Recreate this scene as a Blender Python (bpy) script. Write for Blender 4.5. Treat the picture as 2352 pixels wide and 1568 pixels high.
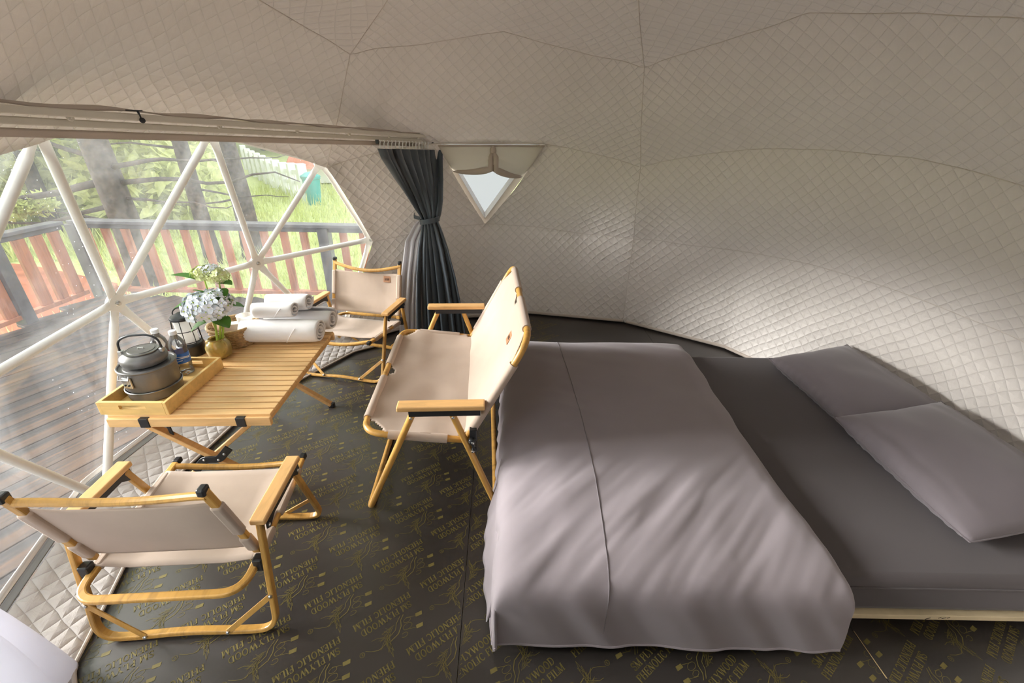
import bpy, bmesh, math, random
import numpy as np
from mathutils import Vector, Matrix, noise
random.seed(7); rng = np.random.default_rng(7)
PI = math.pi
for o in list(bpy.data.objects): bpy.data.objects.remove(o, do_unlink=True)
SC = bpy.context.scene
COL = SC.collection

# ------------------------------------------------------------------ camera
cam_d = bpy.data.cameras.new('camera'); cam = bpy.data.objects.new('camera', cam_d); COL.objects.link(cam)
cam_d.sensor_width = 36.0; cam_d.lens = 1008.0 / 2352 * 36
cam_d.clip_start = 0.02; cam_d.clip_end = 300
cam.matrix_world = Matrix.Translation((0, 0, 1.486)) @ Matrix.Rotation(math.radians(90 - 26.2), 4, 'X') @ Matrix.Rotation(math.radians(1.06), 4, 'Z')
SC.camera = cam
# ------------------------------------------------------------------ world (bright overcast sky) and exposure
W = bpy.data.worlds.new('overcast_sky'); SC.world = W; W.use_nodes = True
wn = W.node_tree.nodes; wn.clear()
wo = wn.new('ShaderNodeOutputWorld'); wb = wn.new('ShaderNodeBackground')
wb.inputs['Color'].default_value = (0.90, 0.95, 1.0, 1); wb.inputs['Strength'].default_value = 0.8
W.node_tree.links.new(wb.outputs[0], wo.inputs[0])
SC.view_settings.view_transform = 'Standard'; SC.view_settings.look = 'None'
SC.view_settings.gamma = 1.0; SC.view_settings.use_curve_mapping = False
SC.view_settings.exposure = 2.0
sun_d = bpy.data.lights.new('sun', 'SUN'); sun = bpy.data.objects.new('sun', sun_d); COL.objects.link(sun)
sun_d.energy = 4.3; sun_d.angle = math.radians(28); sun_d.color = (1.0, 0.975, 0.945)
sun.rotation_euler = Vector((0.95, -0.06, -0.36)).to_track_quat('-Z', 'Y').to_euler()
SC.cycles.use_denoising = True
SC.cycles.max_bounces = 7; SC.cycles.diffuse_bounces = 4; SC.cycles.glossy_bounces = 2; SC.cycles.transmission_bounces = 4; SC.cycles.transparent_max_bounces = 14
SC.cycles.use_adaptive_sampling = True; SC.cycles.adaptive_threshold = 0.06; SC.cycles.adaptive_min_samples = 16
SC.cycles.caustics_reflective = False; SC.cycles.caustics_refractive = False
SC.cycles.sample_clamp_indirect = 6.0

# ------------------------------------------------------------------ helpers: meshes
def fillet(pts, r, seg=6, closed=False):
    pts = [Vector(p) for p in pts]; out = []; n = len(pts)
    for i, p in enumerate(pts):
        if not closed and i in (0, n - 1): out.append(p); continue
        a, b = pts[i - 1], pts[(i + 1) % n]
        da, db = (a - p), (b - p); la, lb = da.length, db.length
        rr = min(r, la * .49, lb * .49)
        p0 = p + da / la * rr; p1 = p + db / lb * rr
        for k in range(seg + 1):
            t = k / seg; out.append((1 - t) ** 2 * p0 + 2 * t * (1 - t) * p + t * t * p1)
    return out

class MB:
    def __init__(s): s.v = []; s.f = []
    def add(s, vs, fs):
        o = len(s.v); s.v += [tuple(p) for p in vs]; s.f += [tuple(i + o for i in f) for f in fs]; return s
    def box(s, c, d, R=None):
        hx, hy, hz = d[0] / 2, d[1] / 2, d[2] / 2; c = Vector(c)
        P = [Vector((x, y, z)) for x in (-hx, hx) for y in (-hy, hy) for z in (-hz, hz)]
        if R is not None: P = [R @ p for p in P]
        return s.add([p + c for p in P], [(0, 1, 3, 2), (4, 6, 7, 5), (0, 4, 5, 1), (2, 3, 7, 6), (0, 2, 6, 4), (1, 5, 7, 3)])
    def bar(s, a, b, w, h, up=(0, 0, 1)):
        return s.tube([a, b], sec=(w, h), up=up)
    def tube(s, path, r=.01, n=10, closed=False, sec=None, up=(0, 0, 1), caps=True, radii=None):
        P = [Vector(p) for p in path]; m = len(P); up = Vector(up)
        if sec: n = 4
        rings = []
        prev = None
        for i in range(m):
            if closed: t = (P[(i + 1) % m] - P[i - 1])
            elif i == 0: t = P[1] - P[0]
            elif i == m - 1: t = P[-1] - P[-2]
            else: t = (P[i + 1] - P[i]).normalized() + (P[i] - P[i - 1]).normalized()
            t = t.normalized() if t.length > 1e-9 else Vector((0, 0, 1))
            if sec:
                a = up.cross(t)
                if a.length < 1e-3: a = Vector((1, 0, 0)).cross(t)
                a.normalize()
            else:
                if prev is None:
                    a = up.cross(t)
                    if a.length < .1: a = Vector((1, 0, 0)).cross(t)
                else:
                    a = prev - t * prev.dot(t)
                a.normalize()
            prev = a; b = t.cross(a)
            rr = radii[i] if radii else r
            if sec:
                w, h = sec[0] / 2, sec[1] / 2
                rings.append([P[i] + a * x + b * y for x, y in ((-w, -h), (w, -h), (w, h), (-w, h))])
            else:
                rings.append([P[i] + (a * math.cos(2 * PI * k / n) + b * math.sin(2 * PI * k / n)) * rr for k in range(n)])
        vs = [q for rg in rings for q in rg]; fs = []
        for i in range(m if closed else m - 1):
            j = (i + 1) % m
            for k in range(n):
                l = (k + 1) % n; fs.append((i * n + k, i * n + l, j * n + l, j * n + k))
        if caps and not closed:
            fs.append(tuple(range(n))[::-1]); fs.append(tuple((m - 1) * n + k for k in range(n)))
        return s.add(vs, fs)
    def lathe(s, prof, n=32, c=(0, 0, 0), M=None):
        vs = []; fs = []; c = Vector(c)
        for r, z in prof:
            for k in range(n):
                p = Vector((r * math.cos(2 * PI * k / n), r * math.sin(2 * PI * k / n), z))
                if M is not None: p = M @ p
                vs.append(p + c)
        for i in range(len(prof) - 1):
            for k in range(n):
                l = (k + 1) % n; fs.append((i * n + k, i * n + l, (i + 1) * n + l, (i + 1) * n + k))
        return s.add(vs, fs)
    def grid(s, fn, nu, nv, wrap_u=False):
        vs = []; fs = []
        for j in range(nv + 1):
            for i in range(nu + (0 if wrap_u else 1)):
                vs.append(fn(i / nu, j / nv))
        w = nu if wrap_u else nu + 1
        for j in range(nv):
            for i in range(nu):
                k = (i + 1) % w if wrap_u else i + 1
                fs.append((j * w + i, j * w + k, (j + 1) * w + k, (j + 1) * w + i))
        return s.add(vs, fs)
    def ball(s, c, r, n=10, m=7, sq=(1, 1, 1)):
        c = Vector(c)
        return s.grid(lambda u, v: c + Vector((sq[0] * r * math.cos(2 * PI * u) * math.sin(PI * max(v, 1e-3) * .9995), sq[1] * r * math.sin(2 * PI * u) * math.sin(PI * max(v, 1e-3) * .9995), sq[2] * -r * math.cos(PI * v))), n, m, True)
    def build(s, name, mat, parent=None, smooth=True, bevel=0, solid=0, subd=0, angle=35, seg=2):
        me = bpy.data.meshes.new(name); me.from_pydata([tuple(v) for v in s.v], [], s.f); me.update()
        if mat: me.materials.append(mat)
        return link(name, me, parent, smooth, bevel, solid, subd, angle, seg)

def link(name, me, parent=None, smooth=True, bevel=0, solid=0, subd=0, angle=35, seg=2):
    o = bpy.data.objects.new(name, me); COL.objects.link(o)
    if smooth:
        me.polygons.foreach_set('use_smooth', [True] * len(me.polygons))
        try: me.set_sharp_from_angle(angle=math.radians(angle))
        except Exception: pass
    if parent: o.parent = parent
    if solid:
        m = o.modifiers.new('thick', 'SOLIDIFY'); m.thickness = solid; m.offset = 0
    if bevel:
        m = o.modifiers.new('bevel', 'BEVEL'); m.width = bevel; m.segments = seg; m.limit_method = 'ANGLE'
    if subd:
        m = o.modifiers.new('sub', 'SUBSURF'); m.levels = subd; m.render_levels = subd
    return o

def tag(o, label=None, cat=None, group=None, kind=None):
    if label: o['label'] = label
    if cat: o['category'] = cat
    if group: o['group'] = group
    if kind: o['kind'] = kind
    return o
def thing(name, label, cat, loc=(0, 0, 0), rz=0, group=None, kind=None):
    o = bpy.data.objects.new(name, None); COL.objects.link(o); o.empty_display_size = .05
    o.location = loc; o.rotation_euler = (0, 0, math.radians(rz)); return tag(o, label, cat, group, kind)
def struct(name, label=None):
    return thing(name, label, None, kind='structure')
def copy_tree(o, parent=None):
    c = o.copy(); COL.objects.link(c); c.parent = parent
    for ch in o.children: copy_tree(ch, c)
    return c
def sphere_pts(*a): pass
def rivet(parent, c, nrm, r=.006, mat=None, name='rivet'):
    nrm = Vector(nrm).normalized(); M = nrm.to_track_quat('Z', 'Y').to_matrix()
    return MB().lathe([(.0001, .004), (r * .6, .0035), (r, .0015), (r, -.003)], 10, c, M).build(name, mat or M_['steel'], parent)

# ------------------------------------------------------------------ helpers: materials
M_ = {}
class NT:
    def __init__(s, name):
        s.m = bpy.data.materials.new(name); s.m.use_nodes = True; s.t = s.m.node_tree; s.t.nodes.clear(); M_[name] = s.m
        s.out = s.n('ShaderNodeOutputMaterial')
    def n(s, typ, **kw):
        nd = s.t.nodes.new(typ)
        for k, v in kw.items():
            if k.startswith('i_'):
                nd.inputs[k[2:].replace('_', ' ')].default_value = v
            else: setattr(nd, k, v)
        return nd
    def l(s, a, b): s.t.links.new(a, b)
    def math(s, op, a, b=None, c=None):
        nd = s.n('ShaderNodeMath', operation=op)
        for i, x in enumerate((a, b, c)):
            if x is None: continue
            if isinstance(x, (int, float)): nd.inputs[i].default_value = x
            else: s.l(x, nd.inputs[i])
        return nd.outputs[0]
    def ramp(s, fac, stops):
        nd = s.n('ShaderNodeValToRGB'); e = nd.color_ramp.elements
        while len(e) < len(stops): e.new(.5)
        for q, (p, c) in zip(e, stops): q.position = p; q.color = (*c, 1)
        s.l(fac, nd.inputs[0]); return nd.outputs[0]
    def coords(s, kind='Object', scale=(1, 1, 1), rot=(0, 0, 0)):
        tc = s.n('ShaderNodeTexCoord'); mp = s.n('ShaderNodeMapping'); s.l(tc.outputs[kind], mp.inputs[0])
        mp.inputs['Scale'].default_value = scale; mp.inputs['Rotation'].default_value = rot; return mp.outputs[0]
    def noise(s, vec, scale, detail=4, rough=.55, dist=0):
        nd = s.n('ShaderNodeTexNoise'); s.l(vec, nd.inputs['Vector']); nd.inputs['Scale'].default_value = scale
        nd.inputs['Detail'].default_value = detail; nd.inputs['Roughness'].default_value = rough; nd.inputs['Distortion'].default_value = dist
        return nd.outputs['Fac']
    def pbsdf(s, col=None, rough=.5, metal=0, **kw):
        p = s.n('ShaderNodeBsdfPrincipled'); s.p = p
        if isinstance(col, tuple): p.inputs['Base Color'].default_value = (*col, 1)
        elif col is not None: s.l(col, p.inputs['Base Color'])
        if isinstance(rough, (int, float)): p.inputs['Roughness'].default_value = rough
        else: s.l(rough, p.inputs['Roughness'])
        p.inputs['Metallic'].default_value = metal
        for k, v in kw.items(): p.inputs[k].default_value = v
        s.l(p.outputs[0], s.out.inputs[0]); return p
    def bump(s, h, strength=.3, dist=.01):
        b = s.n('ShaderNodeBump'); b.inputs['Strength'].default_value = strength; b.inputs['Distance'].default_value = dist
        s.l(h, b.inputs['Height']); s.l(b.outputs[0], s.p.inputs['Normal'])
def mul(c, k): return tuple(min(1, x * k) for x in c)
def plain(name, col, rough=.5, metal=0, var=.08, scale=30, bump=0, **kw):
    t = NT(name); v = t.coords(); nz = t.noise(v, scale, 3)
    c = t.ramp(nz, [(.25, mul(col, 1 - var)), (.75, mul(col, 1 + var))])
    t.pbsdf(c, rough, metal, **kw)
    if bump: t.bump(nz, bump, .004)
    return t.m
def wood(name, col, dark=.72, scale=(6, 60, 60), rough=.45, coat=0):
    t = NT(name); v = t.coords('Object', scale); nz = t.noise(v, 1.0, 5, .6, .6); n2 = t.noise(t.coords('Object', (2, 2, 2)), 2.0, 2)
    m = t.math('ADD', t.math('MULTIPLY', nz, .75), t.math('MULTIPLY', n2, .25))
    c = t.ramp(m, [(.32, mul(col, dark)), (.5, col), (.68, mul(col, 1.12))])
    t.pbsdf(c, rough); t.p.inputs['Coat Weight'].default_value = coat; t.bump(nz, .08, .002); return t.m
def fabric(name, col, rough=.9, weave=900, var=.06, strength=.15, sheen=.15):
    t = NT(name); v = t.coords(); nz = t.noise(v, 6, 4); fine = t.noise(v, weave, 2)
    c = t.ramp(nz, [(.3, mul(col, 1 - var)), (.7, mul(col, 1 + var))])
    t.pbsdf(c, rough); t.p.inputs['Sheen Weight'].default_value = sheen; t.bump(fine, strength, .001); return t.m

plain('white_tube', (.80, .78, .73), .35, 0, .03)
plain('steel', (.62, .62, .60), .28, 1.0, .04)
plain('black_plastic', (.018, .019, .021), .38, 0, .2)
plain('dark_metal', (.03, .031, .034), .42, .3, .1)
plain('anodised', (.17, .162, .155), .40, .35, .05, 60)
plain('anodised_rim', (.23, .225, .22), .3, .9, .04)
wood('gold_tube', (.58, .315, .075), .62, (40, 8, 8), .36, .15)
wood('beech', (.74, .43, .17), .80, (45, 7, 45), .42, .1)
wood('slat_wood', (.80, .50, .22), .82, (6, 70, 70), .45, .05)
wood('tray_wood', (.76, .50, .18), .84, (10, 40, 40), .5, .05)
fabric('canvas', (.47, .365, .29))
fabric('duvet_cloth', (.285, .245, .262), .82, 500, .03, .06, .25)
fabric('sheet_cloth', (.080, .066, .070), .85, 500, .03, .05, .2)
fabric('pillow_cloth', (.155, .132, .142), .82, 500, .03, .06, .25)
fabric('towel', (.86, .84, .84), .95, 700, .02, .5, .3)
fabric('white_bedding', (.80, .80, .85), .9, 400, .02, .1, .2)
fabric('hem_fabric', (.50, .43, .37), .9, 600, .04)
fabric('welt', (.66, .60, .545), .9, 600, .04)
fabric('webbing', (.22, .215, .21), .8, 600, .06)
plain('curtain_satin', (.040, .054, .068), .42, 0, .08, 20, **{'Sheen Weight': .3})
plain('rail_paint', (.70, .66, .57), .45, 0, .03)
plain('leather', (.36, .17, .08), .6, 0, .1)
plain('leather_print', (.09, .04, .02), .6)
plain('white_plastic', (.86, .86, .86), .35, 0, .02)
plain('label_blue', (.03, .16, .62), .35, 0, .3, 60)
plain('label_red', (.60, .03, .02), .35, 0, .3, 60)
plain('label_white', (.85, .87, .9), .35)
plain('card_brown', (.44, .27, .15), .7)
plain('stem_green', (.30, .42, .05), .5, 0, .2)
plain('petal_white', (.82, .86, .92), .6, 0, .05, 40, **{'Subsurface Weight': .0})
plain('petal_green', (.70, .76, .36), .6, 0, .15, 40)
plain('bud_green', (.50, .60, .12), .6, 0, .15, 80)
plain('film_print', (.185, .148, .047), .40, 0, .15, 40)
plain('bare_ply', (.62, .46, .24), .7, 0, .15)
plain('pencil', (.05, .05, .05), .8)
plain('base_board', (.68, .56, .36), .7, 0, .08, 15)

def leaf_mat(name, col, trans=.35, var=.35):
    t = NT(name); v = t.coords(); nz = t.noise(v, 9, 3)
    c = t.ramp(nz, [(.3, mul(col, 1 - var)), (.7, mul(col, 1 + var))])
    d = t.n('ShaderNodeBsdfPrincipled'); t.l(c, d.inputs['Base Color']); d.inputs['Roughness'].default_value = .5
    tr = t.n('ShaderNodeBsdfTranslucent'); t.l(c, tr.inputs['Color']); mx = t.n('ShaderNodeMixShader'); mx.inputs[0].default_value = trans
    t.l(d.outputs[0], mx.inputs[1]); t.l(tr.outputs[0], mx.inputs[2]); t.l(mx.outputs[0], t.out.inputs[0]); return t.m
leaf_mat('leaf', (.075, .20, .025), .3, .25)
leaf_mat('pine_needles', (.50, .55, .20), .45, .3)
leaf_mat('far_foliage', (.64, .66, .32), .45, .3)
leaf_mat('grass_blade', (.60, .64, .27), .45, .25)
def cloth_translucent(name, col, trans):
    t = NT(name); d = t.n('ShaderNodeBsdfDiffuse'); d.inputs[0].default_value = (*col, 1)
    tr = t.n('ShaderNodeBsdfTranslucent'); tr.inputs[0].default_value = (*col, 1); mx = t.n('ShaderNodeMixShader'); mx.inputs[0].default_value = trans
    nz = t.noise(t.coords(), 300, 2); b = t.n('ShaderNodeBump'); b.inputs['Strength'].default_value = .1; b.inputs['Distance'].default_value = .002
    t.l(nz, b.inputs['Height']); t.l(b.outputs[0], d.inputs['Normal'])
    t.l(d.outputs[0], mx.inputs[1]); t.l(tr.outputs[0], mx.inputs[2]); t.l(mx.outputs[0], t.out.inputs[0]); return t.m
cloth_translucent('flap_cloth', (.80, .76, .68), .5)
cloth_translucent('frosted_pane', (.27, .275, .29), .9)
cloth_translucent('white_voile', (.86, .86, .92), .5)
cloth_translucent('lantern_diffuser', (.92, .92, .90), .5)
cloth_translucent('cup_plastic', (.9, .88, .85), .6)
def sheer_mat():
    t = NT('sheer'); d = t.n('ShaderNodeBsdfDiffuse'); d.inputs[0].default_value = (.82, .80, .82, 1)
    tr = t.n('ShaderNodeBsdfTranslucent'); tr.inputs[0].default_value = (.82, .80, .82, 1); tp = t.n('ShaderNodeBsdfTransparent')
    m1 = t.n('ShaderNodeMixShader'); m1.inputs[0].default_value = .4; m2 = t.n('ShaderNodeMixShader'); m2.inputs[0].default_value = .22
    t.l(d.outputs[0], m1.inputs[1]); t.l(tr.outputs[0], m1.inputs[2]); t.l(m1.outputs[0], m2.inputs[1]); t.l(tp.outputs[0], m2.inputs[2]); t.l(m2.outputs[0], t.out.inputs[0])
sheer_mat()
def film_mat():   # clear PVC: thin sheet, faint haze streaks, rain specks
    t = NT('clear_pvc'); v = t.coords('Object')
    tp = t.n('ShaderNodeBsdfTransparent'); tp.inputs[0].default_value = (.95, .965, .97, 1)
    gl = t.n('ShaderNodeBsdfGlossy'); gl.inputs['Roughness'].default_value = .06
    df = t.n('ShaderNodeBsdfTranslucent'); df.inputs[0].default_value = (.9, .92, .95, 1)
    nz = t.noise(t.coords('Object', (1, 1, .35)), 3.2, 5, .6, 1.2)
    haze = t.math('MULTIPLY_ADD', nz, .22, -.055)
    vo = t.n('ShaderNodeTexVoronoi'); t.l(v, vo.inputs['Vector']); vo.inputs['Scale'].default_value = 55
    wnz = t.noise(v, 2.2, 2)
    spot = t.math('MULTIPLY', t.math('LESS_THAN', vo.outputs['Distance'], .085), t.math('GREATER_THAN', wnz, .60))
    hz = t.math('MINIMUM', t.math('MAXIMUM', t.math('MULTIPLY_ADD', spot, .45, haze), .025), .6)
    lw = t.n('ShaderNodeLayerWeight'); lw.inputs['Blend'].default_value = .5; frp = t.math('MULTIPLY_ADD', t.math('POWER', lw.outputs['Facing'], 4.0), .35, .03)
    b = t.n('ShaderNodeBump'); b.inputs['Strength'].default_value = .25; b.inputs['Distance'].default_value = .02; t.l(t.noise(v, 4, 3), b.inputs['Height'])
    t.l(b.outputs[0], gl.inputs['Normal'])
    m1 = t.n('ShaderNodeMixShader'); t.l(hz, m1.inputs[0]); t.l(tp.outputs[0], m1.inputs[1]); t.l(df.outputs[0], m1.inputs[2])
    m2 = t.n('ShaderNodeMixShader'); t.l(frp, m2.inputs[0]); t.l(m1.outputs[0], m2.inputs[1]); t.l(gl.outputs[0], m2.inputs[2])
    t.l(m2.outputs[0], t.out.inputs[0])
film_mat()
def clear_glass(name, col, haze=.08, hcol=(.9, .9, .9)):
    t = NT(name); tp = t.n('ShaderNodeBsdfTransparent'); tp.inputs[0].default_value = (*col, 1)
    gl = t.n('ShaderNodeBsdfGlossy'); gl.inputs['Roughness'].default_value = .08; df = t.n('ShaderNodeBsdfDiffuse'); df.inputs[0].default_value = (*hcol, 1)
    lw = t.n('ShaderNodeLayerWeight'); lw.inputs['Blend'].default_value = .35
    m1 = t.n('ShaderNodeMixShader'); m1.inputs[0].default_value = haze; t.l(tp.outputs[0], m1.inputs[1]); t.l(df.outputs[0], m1.inputs[2])
    m2 = t.n('ShaderNodeMixShader'); t.l(t.math('MULTIPLY', lw.outputs['Fresnel'], .9), m2.inputs[0]); t.l(m1.outputs[0], m2.inputs[1]); t.l(gl.outputs[0], m2.inputs[2])
    t.l(m2.outputs[0], t.out.inputs[0])
clear_glass('bottle_plastic', (.93, .95, .96), .07)
clear_glass('vase_glass', (.96, .86, .50), .30, (.95, .72, .25))
clear_glass('water', (.96, .90, .55), .05, (.85, .65, .2))
def quilt_mat(name='quilt', lo=(.69, .645, .60), hi=(.75, .705, .66), tw=.030):
    t = NT(name); uv = t.n('ShaderNodeUVMap'); sp = t.n('ShaderNodeSeparateXYZ'); t.l(uv.outputs[0], sp.inputs[0])
    wob = t.noise(uv.outputs[0], 3.0, 2); S = 1 / .072
    u = t.math('MULTIPLY_ADD', wob, .05, sp.outputs[0]); v = sp.outputs[1]
    a = t.math('MULTIPLY', t.math('ADD', u, v), S); b = t.math('MULTIPLY', t.math('SUBTRACT', u, v), S)
    def pil(x):
        return t.math('ABSOLUTE', t.math('SINE', t.math('MULTIPLY', x, PI)))
    pa, pb = pil(a), pil(b)
    pillow = t.math('POWER', t.math('MINIMUM', pa, pb), .55)
    wr = t.noise(uv.outputs[0], 22, 4, .6, .8); w2 = t.noise(uv.outputs[0], 5, 3)
    h = t.math('ADD', pillow, t.math('ADD', t.math('MULTIPLY', wr, .55), t.math('MULTIPLY', w2, .9)))
    stitch = t.math('LESS_THAN', t.math('MINIMUM', pa, pb), .09)
    base = t.ramp(t.noise(uv.outputs[0], 1.3, 3), [(.3, lo), (.7, hi)])
    mx = t.n('ShaderNodeMixRGB', blend_type='MULTIPLY'); t.l(t.math('MULTIPLY', stitch, .12), mx.inputs[0]); t.l(base, mx.inputs[1]); mx.inputs[2].default_value = (.5, .47, .44, 1)
    t.pbsdf(mx.outputs[0], .62); t.p.inputs['Sheen Weight'].default_value = .2
    t.bump(h, .55, .012)
    tr = t.n('ShaderNodeBsdfTranslucent'); tr.inputs[0].default_value = (.95, .79, .67, 1); mx2 = t.n('ShaderNodeMixShader'); mx2.inputs[0].default_value = tw
    t.l(t.p.outputs[0], mx2.inputs[1]); t.l(tr.outputs[0], mx2.inputs[2]); t.l(mx2.outputs[0], t.out.inputs[0])
quilt_mat()
quilt_mat('quilt_skirt', (.44, .395, .37), (.50, .45, .425), .01)   # darker taupe quilt for the strip on the floor
def floor_mat():
    t = NT('film_floor'); v = t.coords('Object'); n1 = t.noise(v, 2.0, 2, .5); n2 = t.noise(t.coords('Object', (30, 1.5, 1)), 6, 3)
    c = t.ramp(n1, [(.3, (.024, .020, .018)), (.7, (.040, .033, .029))])
    r = t.math('MULTIPLY_ADD', n1, .22, .26)
    t.pbsdf(c, r); t.p.inputs['Specular IOR Level'].default_value = 1.0
    t.bump(n2, .02, .004)
floor_mat()
def deck_mat():
    t = NT('deck_wood'); v = t.coords('Object', (1.2, 16, 16)); n1 = t.noise(v, 1.6, 6, .65, .5); n2 = t.noise(t.coords('Object', (.9, 3, 3)), 1.4, 3)
    m = t.math('ADD', t.math('MULTIPLY', n1, .6), t.math('MULTIPLY', n2, .4))
    c = t.ramp(m, [(.34, (.030, .027, .027)), (.50, (.062, .050, .045)), (.66, (.15, .085, .050))])
    t.pbsdf(c, t.math('MULTIPLY_ADD', n1, .4, .42)); t.p.inputs['Specular IOR Level'].default_value = .12; t.bump(n1, .2, .004)
deck_mat()
wood('rail_red', (.40, .155, .080), .6, (30, 30, 3), .5)
plain('rail_dark', (.105, .100, .104), .5, 0, .25, 12)
plain('bark', (.075, .056, .045), .9, 0, .55, 14, .8)
plain('bark_far', (.10, .085, .07), .9, 0, .4, 6, .4)
plain('red_soil', (.42, .13, .055), .95, 0, .3, 3)
plain('white_paint', (.85, .85, .85), .5, 0, .03)
plain('roof_orange', (.50, .15, .06), .7, 0, .2, 8)
plain('teal_plastic', (.02, .30, .27), .4, 0, .1)
def ground_mat():
    t = NT('grass_ground'); v = t.coords('Object'); n1 = t.noise(v, .5, 5, .6); n2 = t.noise(v, 9, 4)
    m = t.math('ADD', t.math('MULTIPLY', n1, .6), t.math('MULTIPLY', n2, .4))
    c = t.ramp(m, [(.30, (.36, .41, .15)), (.52, (.50, .56, .21)), (.72, (.62, .62, .30))])
    t.pbsdf(c, .9); t.bump(n2, .5, .05)
ground_mat()
# ================================================================== THE DOME
CX, CY, RD, AZ0, ZF = 0.199, 1.646, 1.998, math.radians(-4.573), -.19
def icosa():
    V = [(0, 0, 1)]; a = math.atan(.5)
    for i in range(5): V.append((math.cos(a) * math.cos(2 * PI * i / 5), math.cos(a) * math.sin(2 * PI * i / 5), math.sin(a)))
    for i in range(5): V.append((math.cos(a) * math.cos(2 * PI * (i + .5) / 5), math.cos(a) * math.sin(2 * PI * (i + .5) / 5), -math.sin(a)))
    V.append((0, 0, -1)); F = []
    for i in range(5):
        j = (i + 1) % 5; F += [(0, 1 + i, 1 + j), (1 + i, 6 + i, 1 + j), (6 + i, 6 + j, 1 + j), (11, 6 + j, 6 + i)]
    return [Vector(v) for v in V], F
def geodesic(n=3):
    V, F = icosa(); vs = []; key = {}; fs = []
    def add(p):
        p = p.normalized(); k = (round(p.x, 4), round(p.y, 4), round(p.z, 4))
        if k not in key: key[k] = len(vs); vs.append(p)
        return key[k]
    for a, b, c in F:
        g = {}
        for i in range(n + 1):
            for j in range(n + 1 - i): g[i, j] = add(V[a] + (V[b] - V[a]) * i / n + (V[c] - V[a]) * j / n)
        for i in range(n):
            for j in range(n - i):
                fs.append((g[i, j], g[i + 1, j], g[i, j + 1]))
                if i + j < n - 1: fs.append((g[i + 1, j], g[i + 1, j + 1], g[i, j + 1]))
    return vs, fs
UN, DF = geodesic()
RZ = Matrix.Rotation(AZ0, 3, 'Z')
CEN = Vector((CX, CY, 0))
ZC = Vector((CX, CY, -ZF * RD))
def node(i):
    p = RZ @ UN[i]; q = Vector((p.x, p.y, p.z - ZF)) * RD + CEN
    if UN[i].z < -.1: q.z = 0.0
    return q
NODE = [node(i) for i in range(len(UN))]
for q in ((-1.507, 1.525, 1.449), (-1.414, 2.242, 1.436), (-1.040, 3.165, .729), (-1.543, 2.565, .72), (-.534, 3.202, 1.395), (.199, 3.366, 1.395), (-.239, 3.546, .80)):
    q = Vector(q); i = min(range(len(NODE)), key=lambda j: (NODE[j] - q).length); NODE[i] = q      # frame bent as in the photograph
def azi(p): return math.degrees(math.atan2(p.y - CY, p.x - CX)) % 360
FACES = [f for f in DF if all(UN[i].z > -.25 for i in f)]
def cent(f): return (NODE[f[0]] + NODE[f[1]] + NODE[f[2]]) / 3
def nearest(x, y, z): return min(range(len(NODE)), key=lambda i: (NODE[i] - Vector((x, y, z))).length)
nA, nB, nC, nD = nearest(-1.76, 1.8, .75), nearest(-1.53, 2.59, .72), nearest(-1.16, 2.81, 1.27), nearest(-1.0, 3.21, .72)
nWL, nWR, nWB = nearest(-.58, 3.17, 1.41), nearest(.2, 3.36, 1.41), nearest(-.26, 3.55, .75)
cam_p = Vector((0, 0, 1.486))
pane_faces = [f for f in FACES if all(UN[i].z < .53 for i in f) and 133.5 < azi(cent(f)) < 243]
# the lining hangs from the tube rings: ring outlines (azimuth -> radius, height), level 0 floor .. 5 apex
def ring_table(lo, hi):
    L = sorted((azi(NODE[i]), math.hypot(NODE[i].x - CX, NODE[i].y - CY), NODE[i].z) for i in range(len(UN)) if lo < UN[i].z < hi)
    L = [(a - 360, r, z) for a, r, z in L] + L + [(a + 360, r, z) for a, r, z in L]
    return [np.array(c) for c in zip(*L)]
RINGS = [ring_table(-.25, -.1), ring_table(.1, .25), ring_table(.4, .53), ring_table(.7, .82), ring_table(.9, .96)]
def ring_at(k, a):
    a = a % 360
    if k == 5: return 0.02, RD * (1 - ZF)
    A, R, Z = RINGS[k]
    r, z = float(np.interp(a, A, R)), float(np.interp(a, A, Z))
    i = int(np.searchsorted(A, a)); f = (a - A[i - 1]) / max(1e-6, A[i] - A[i - 1])
    half = math.radians(A[i] - A[i - 1]) / 2
    r *= 1 - (.55 if k else 1.0) * (1 - math.cos(half) / math.cos(math.radians((f - .5) * (A[i] - A[i - 1]))))    # partly chordal between tube ends
    z += .012 * math.sin(PI * f) if k in (1, 2) else 0
    return r, z
SEAMS = [math.degrees(AZ0) + 72 * k for k in range(6)]
def lining(k, s, a, inset=.045):
    r0, z0 = ring_at(k, a); r1, z1 = ring_at(k + 1, a)
    r, z = r0 + (r1 - r0) * s, z0 + (z1 - z0) * s
    ar = math.radians(a); d = Vector((math.cos(ar), math.sin(ar), 0)); n = (CEN + d * r + Vector((0, 0, z)) - ZC).normalized()
    tent = 1 - abs(2 * s - 1); soft = math.sin(PI * s)
    b = {0: .012 * soft, 1: -.030 * (.7 * tent + .3 * soft), 2: (-.040 if (a % 360) < 130 or (a % 360) > 260 else -.012) * (.7 * tent + .3 * soft), 3: -.030 * soft, 4: -.02 * soft}[k]
    q = CEN + d * r + Vector((0, 0, z)) - n * (inset - b)
    g = min(abs((a - sm + 180) % 360 - 180) for sm in SEAMS)
    q -= n * .022 * math.exp(-(g / 3.2) ** 2) * min(1, z / .3)            # sewn gore seam pulls the cloth in
    w = noise.noise(q * 2.1) * .016 + noise.noise(Vector((q.x * 5, q.y * 5, q.z * 2.2))) * .007
    q += n * w * min(1, z / .2)
    q.z = max(q.z, -.004); return q
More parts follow.
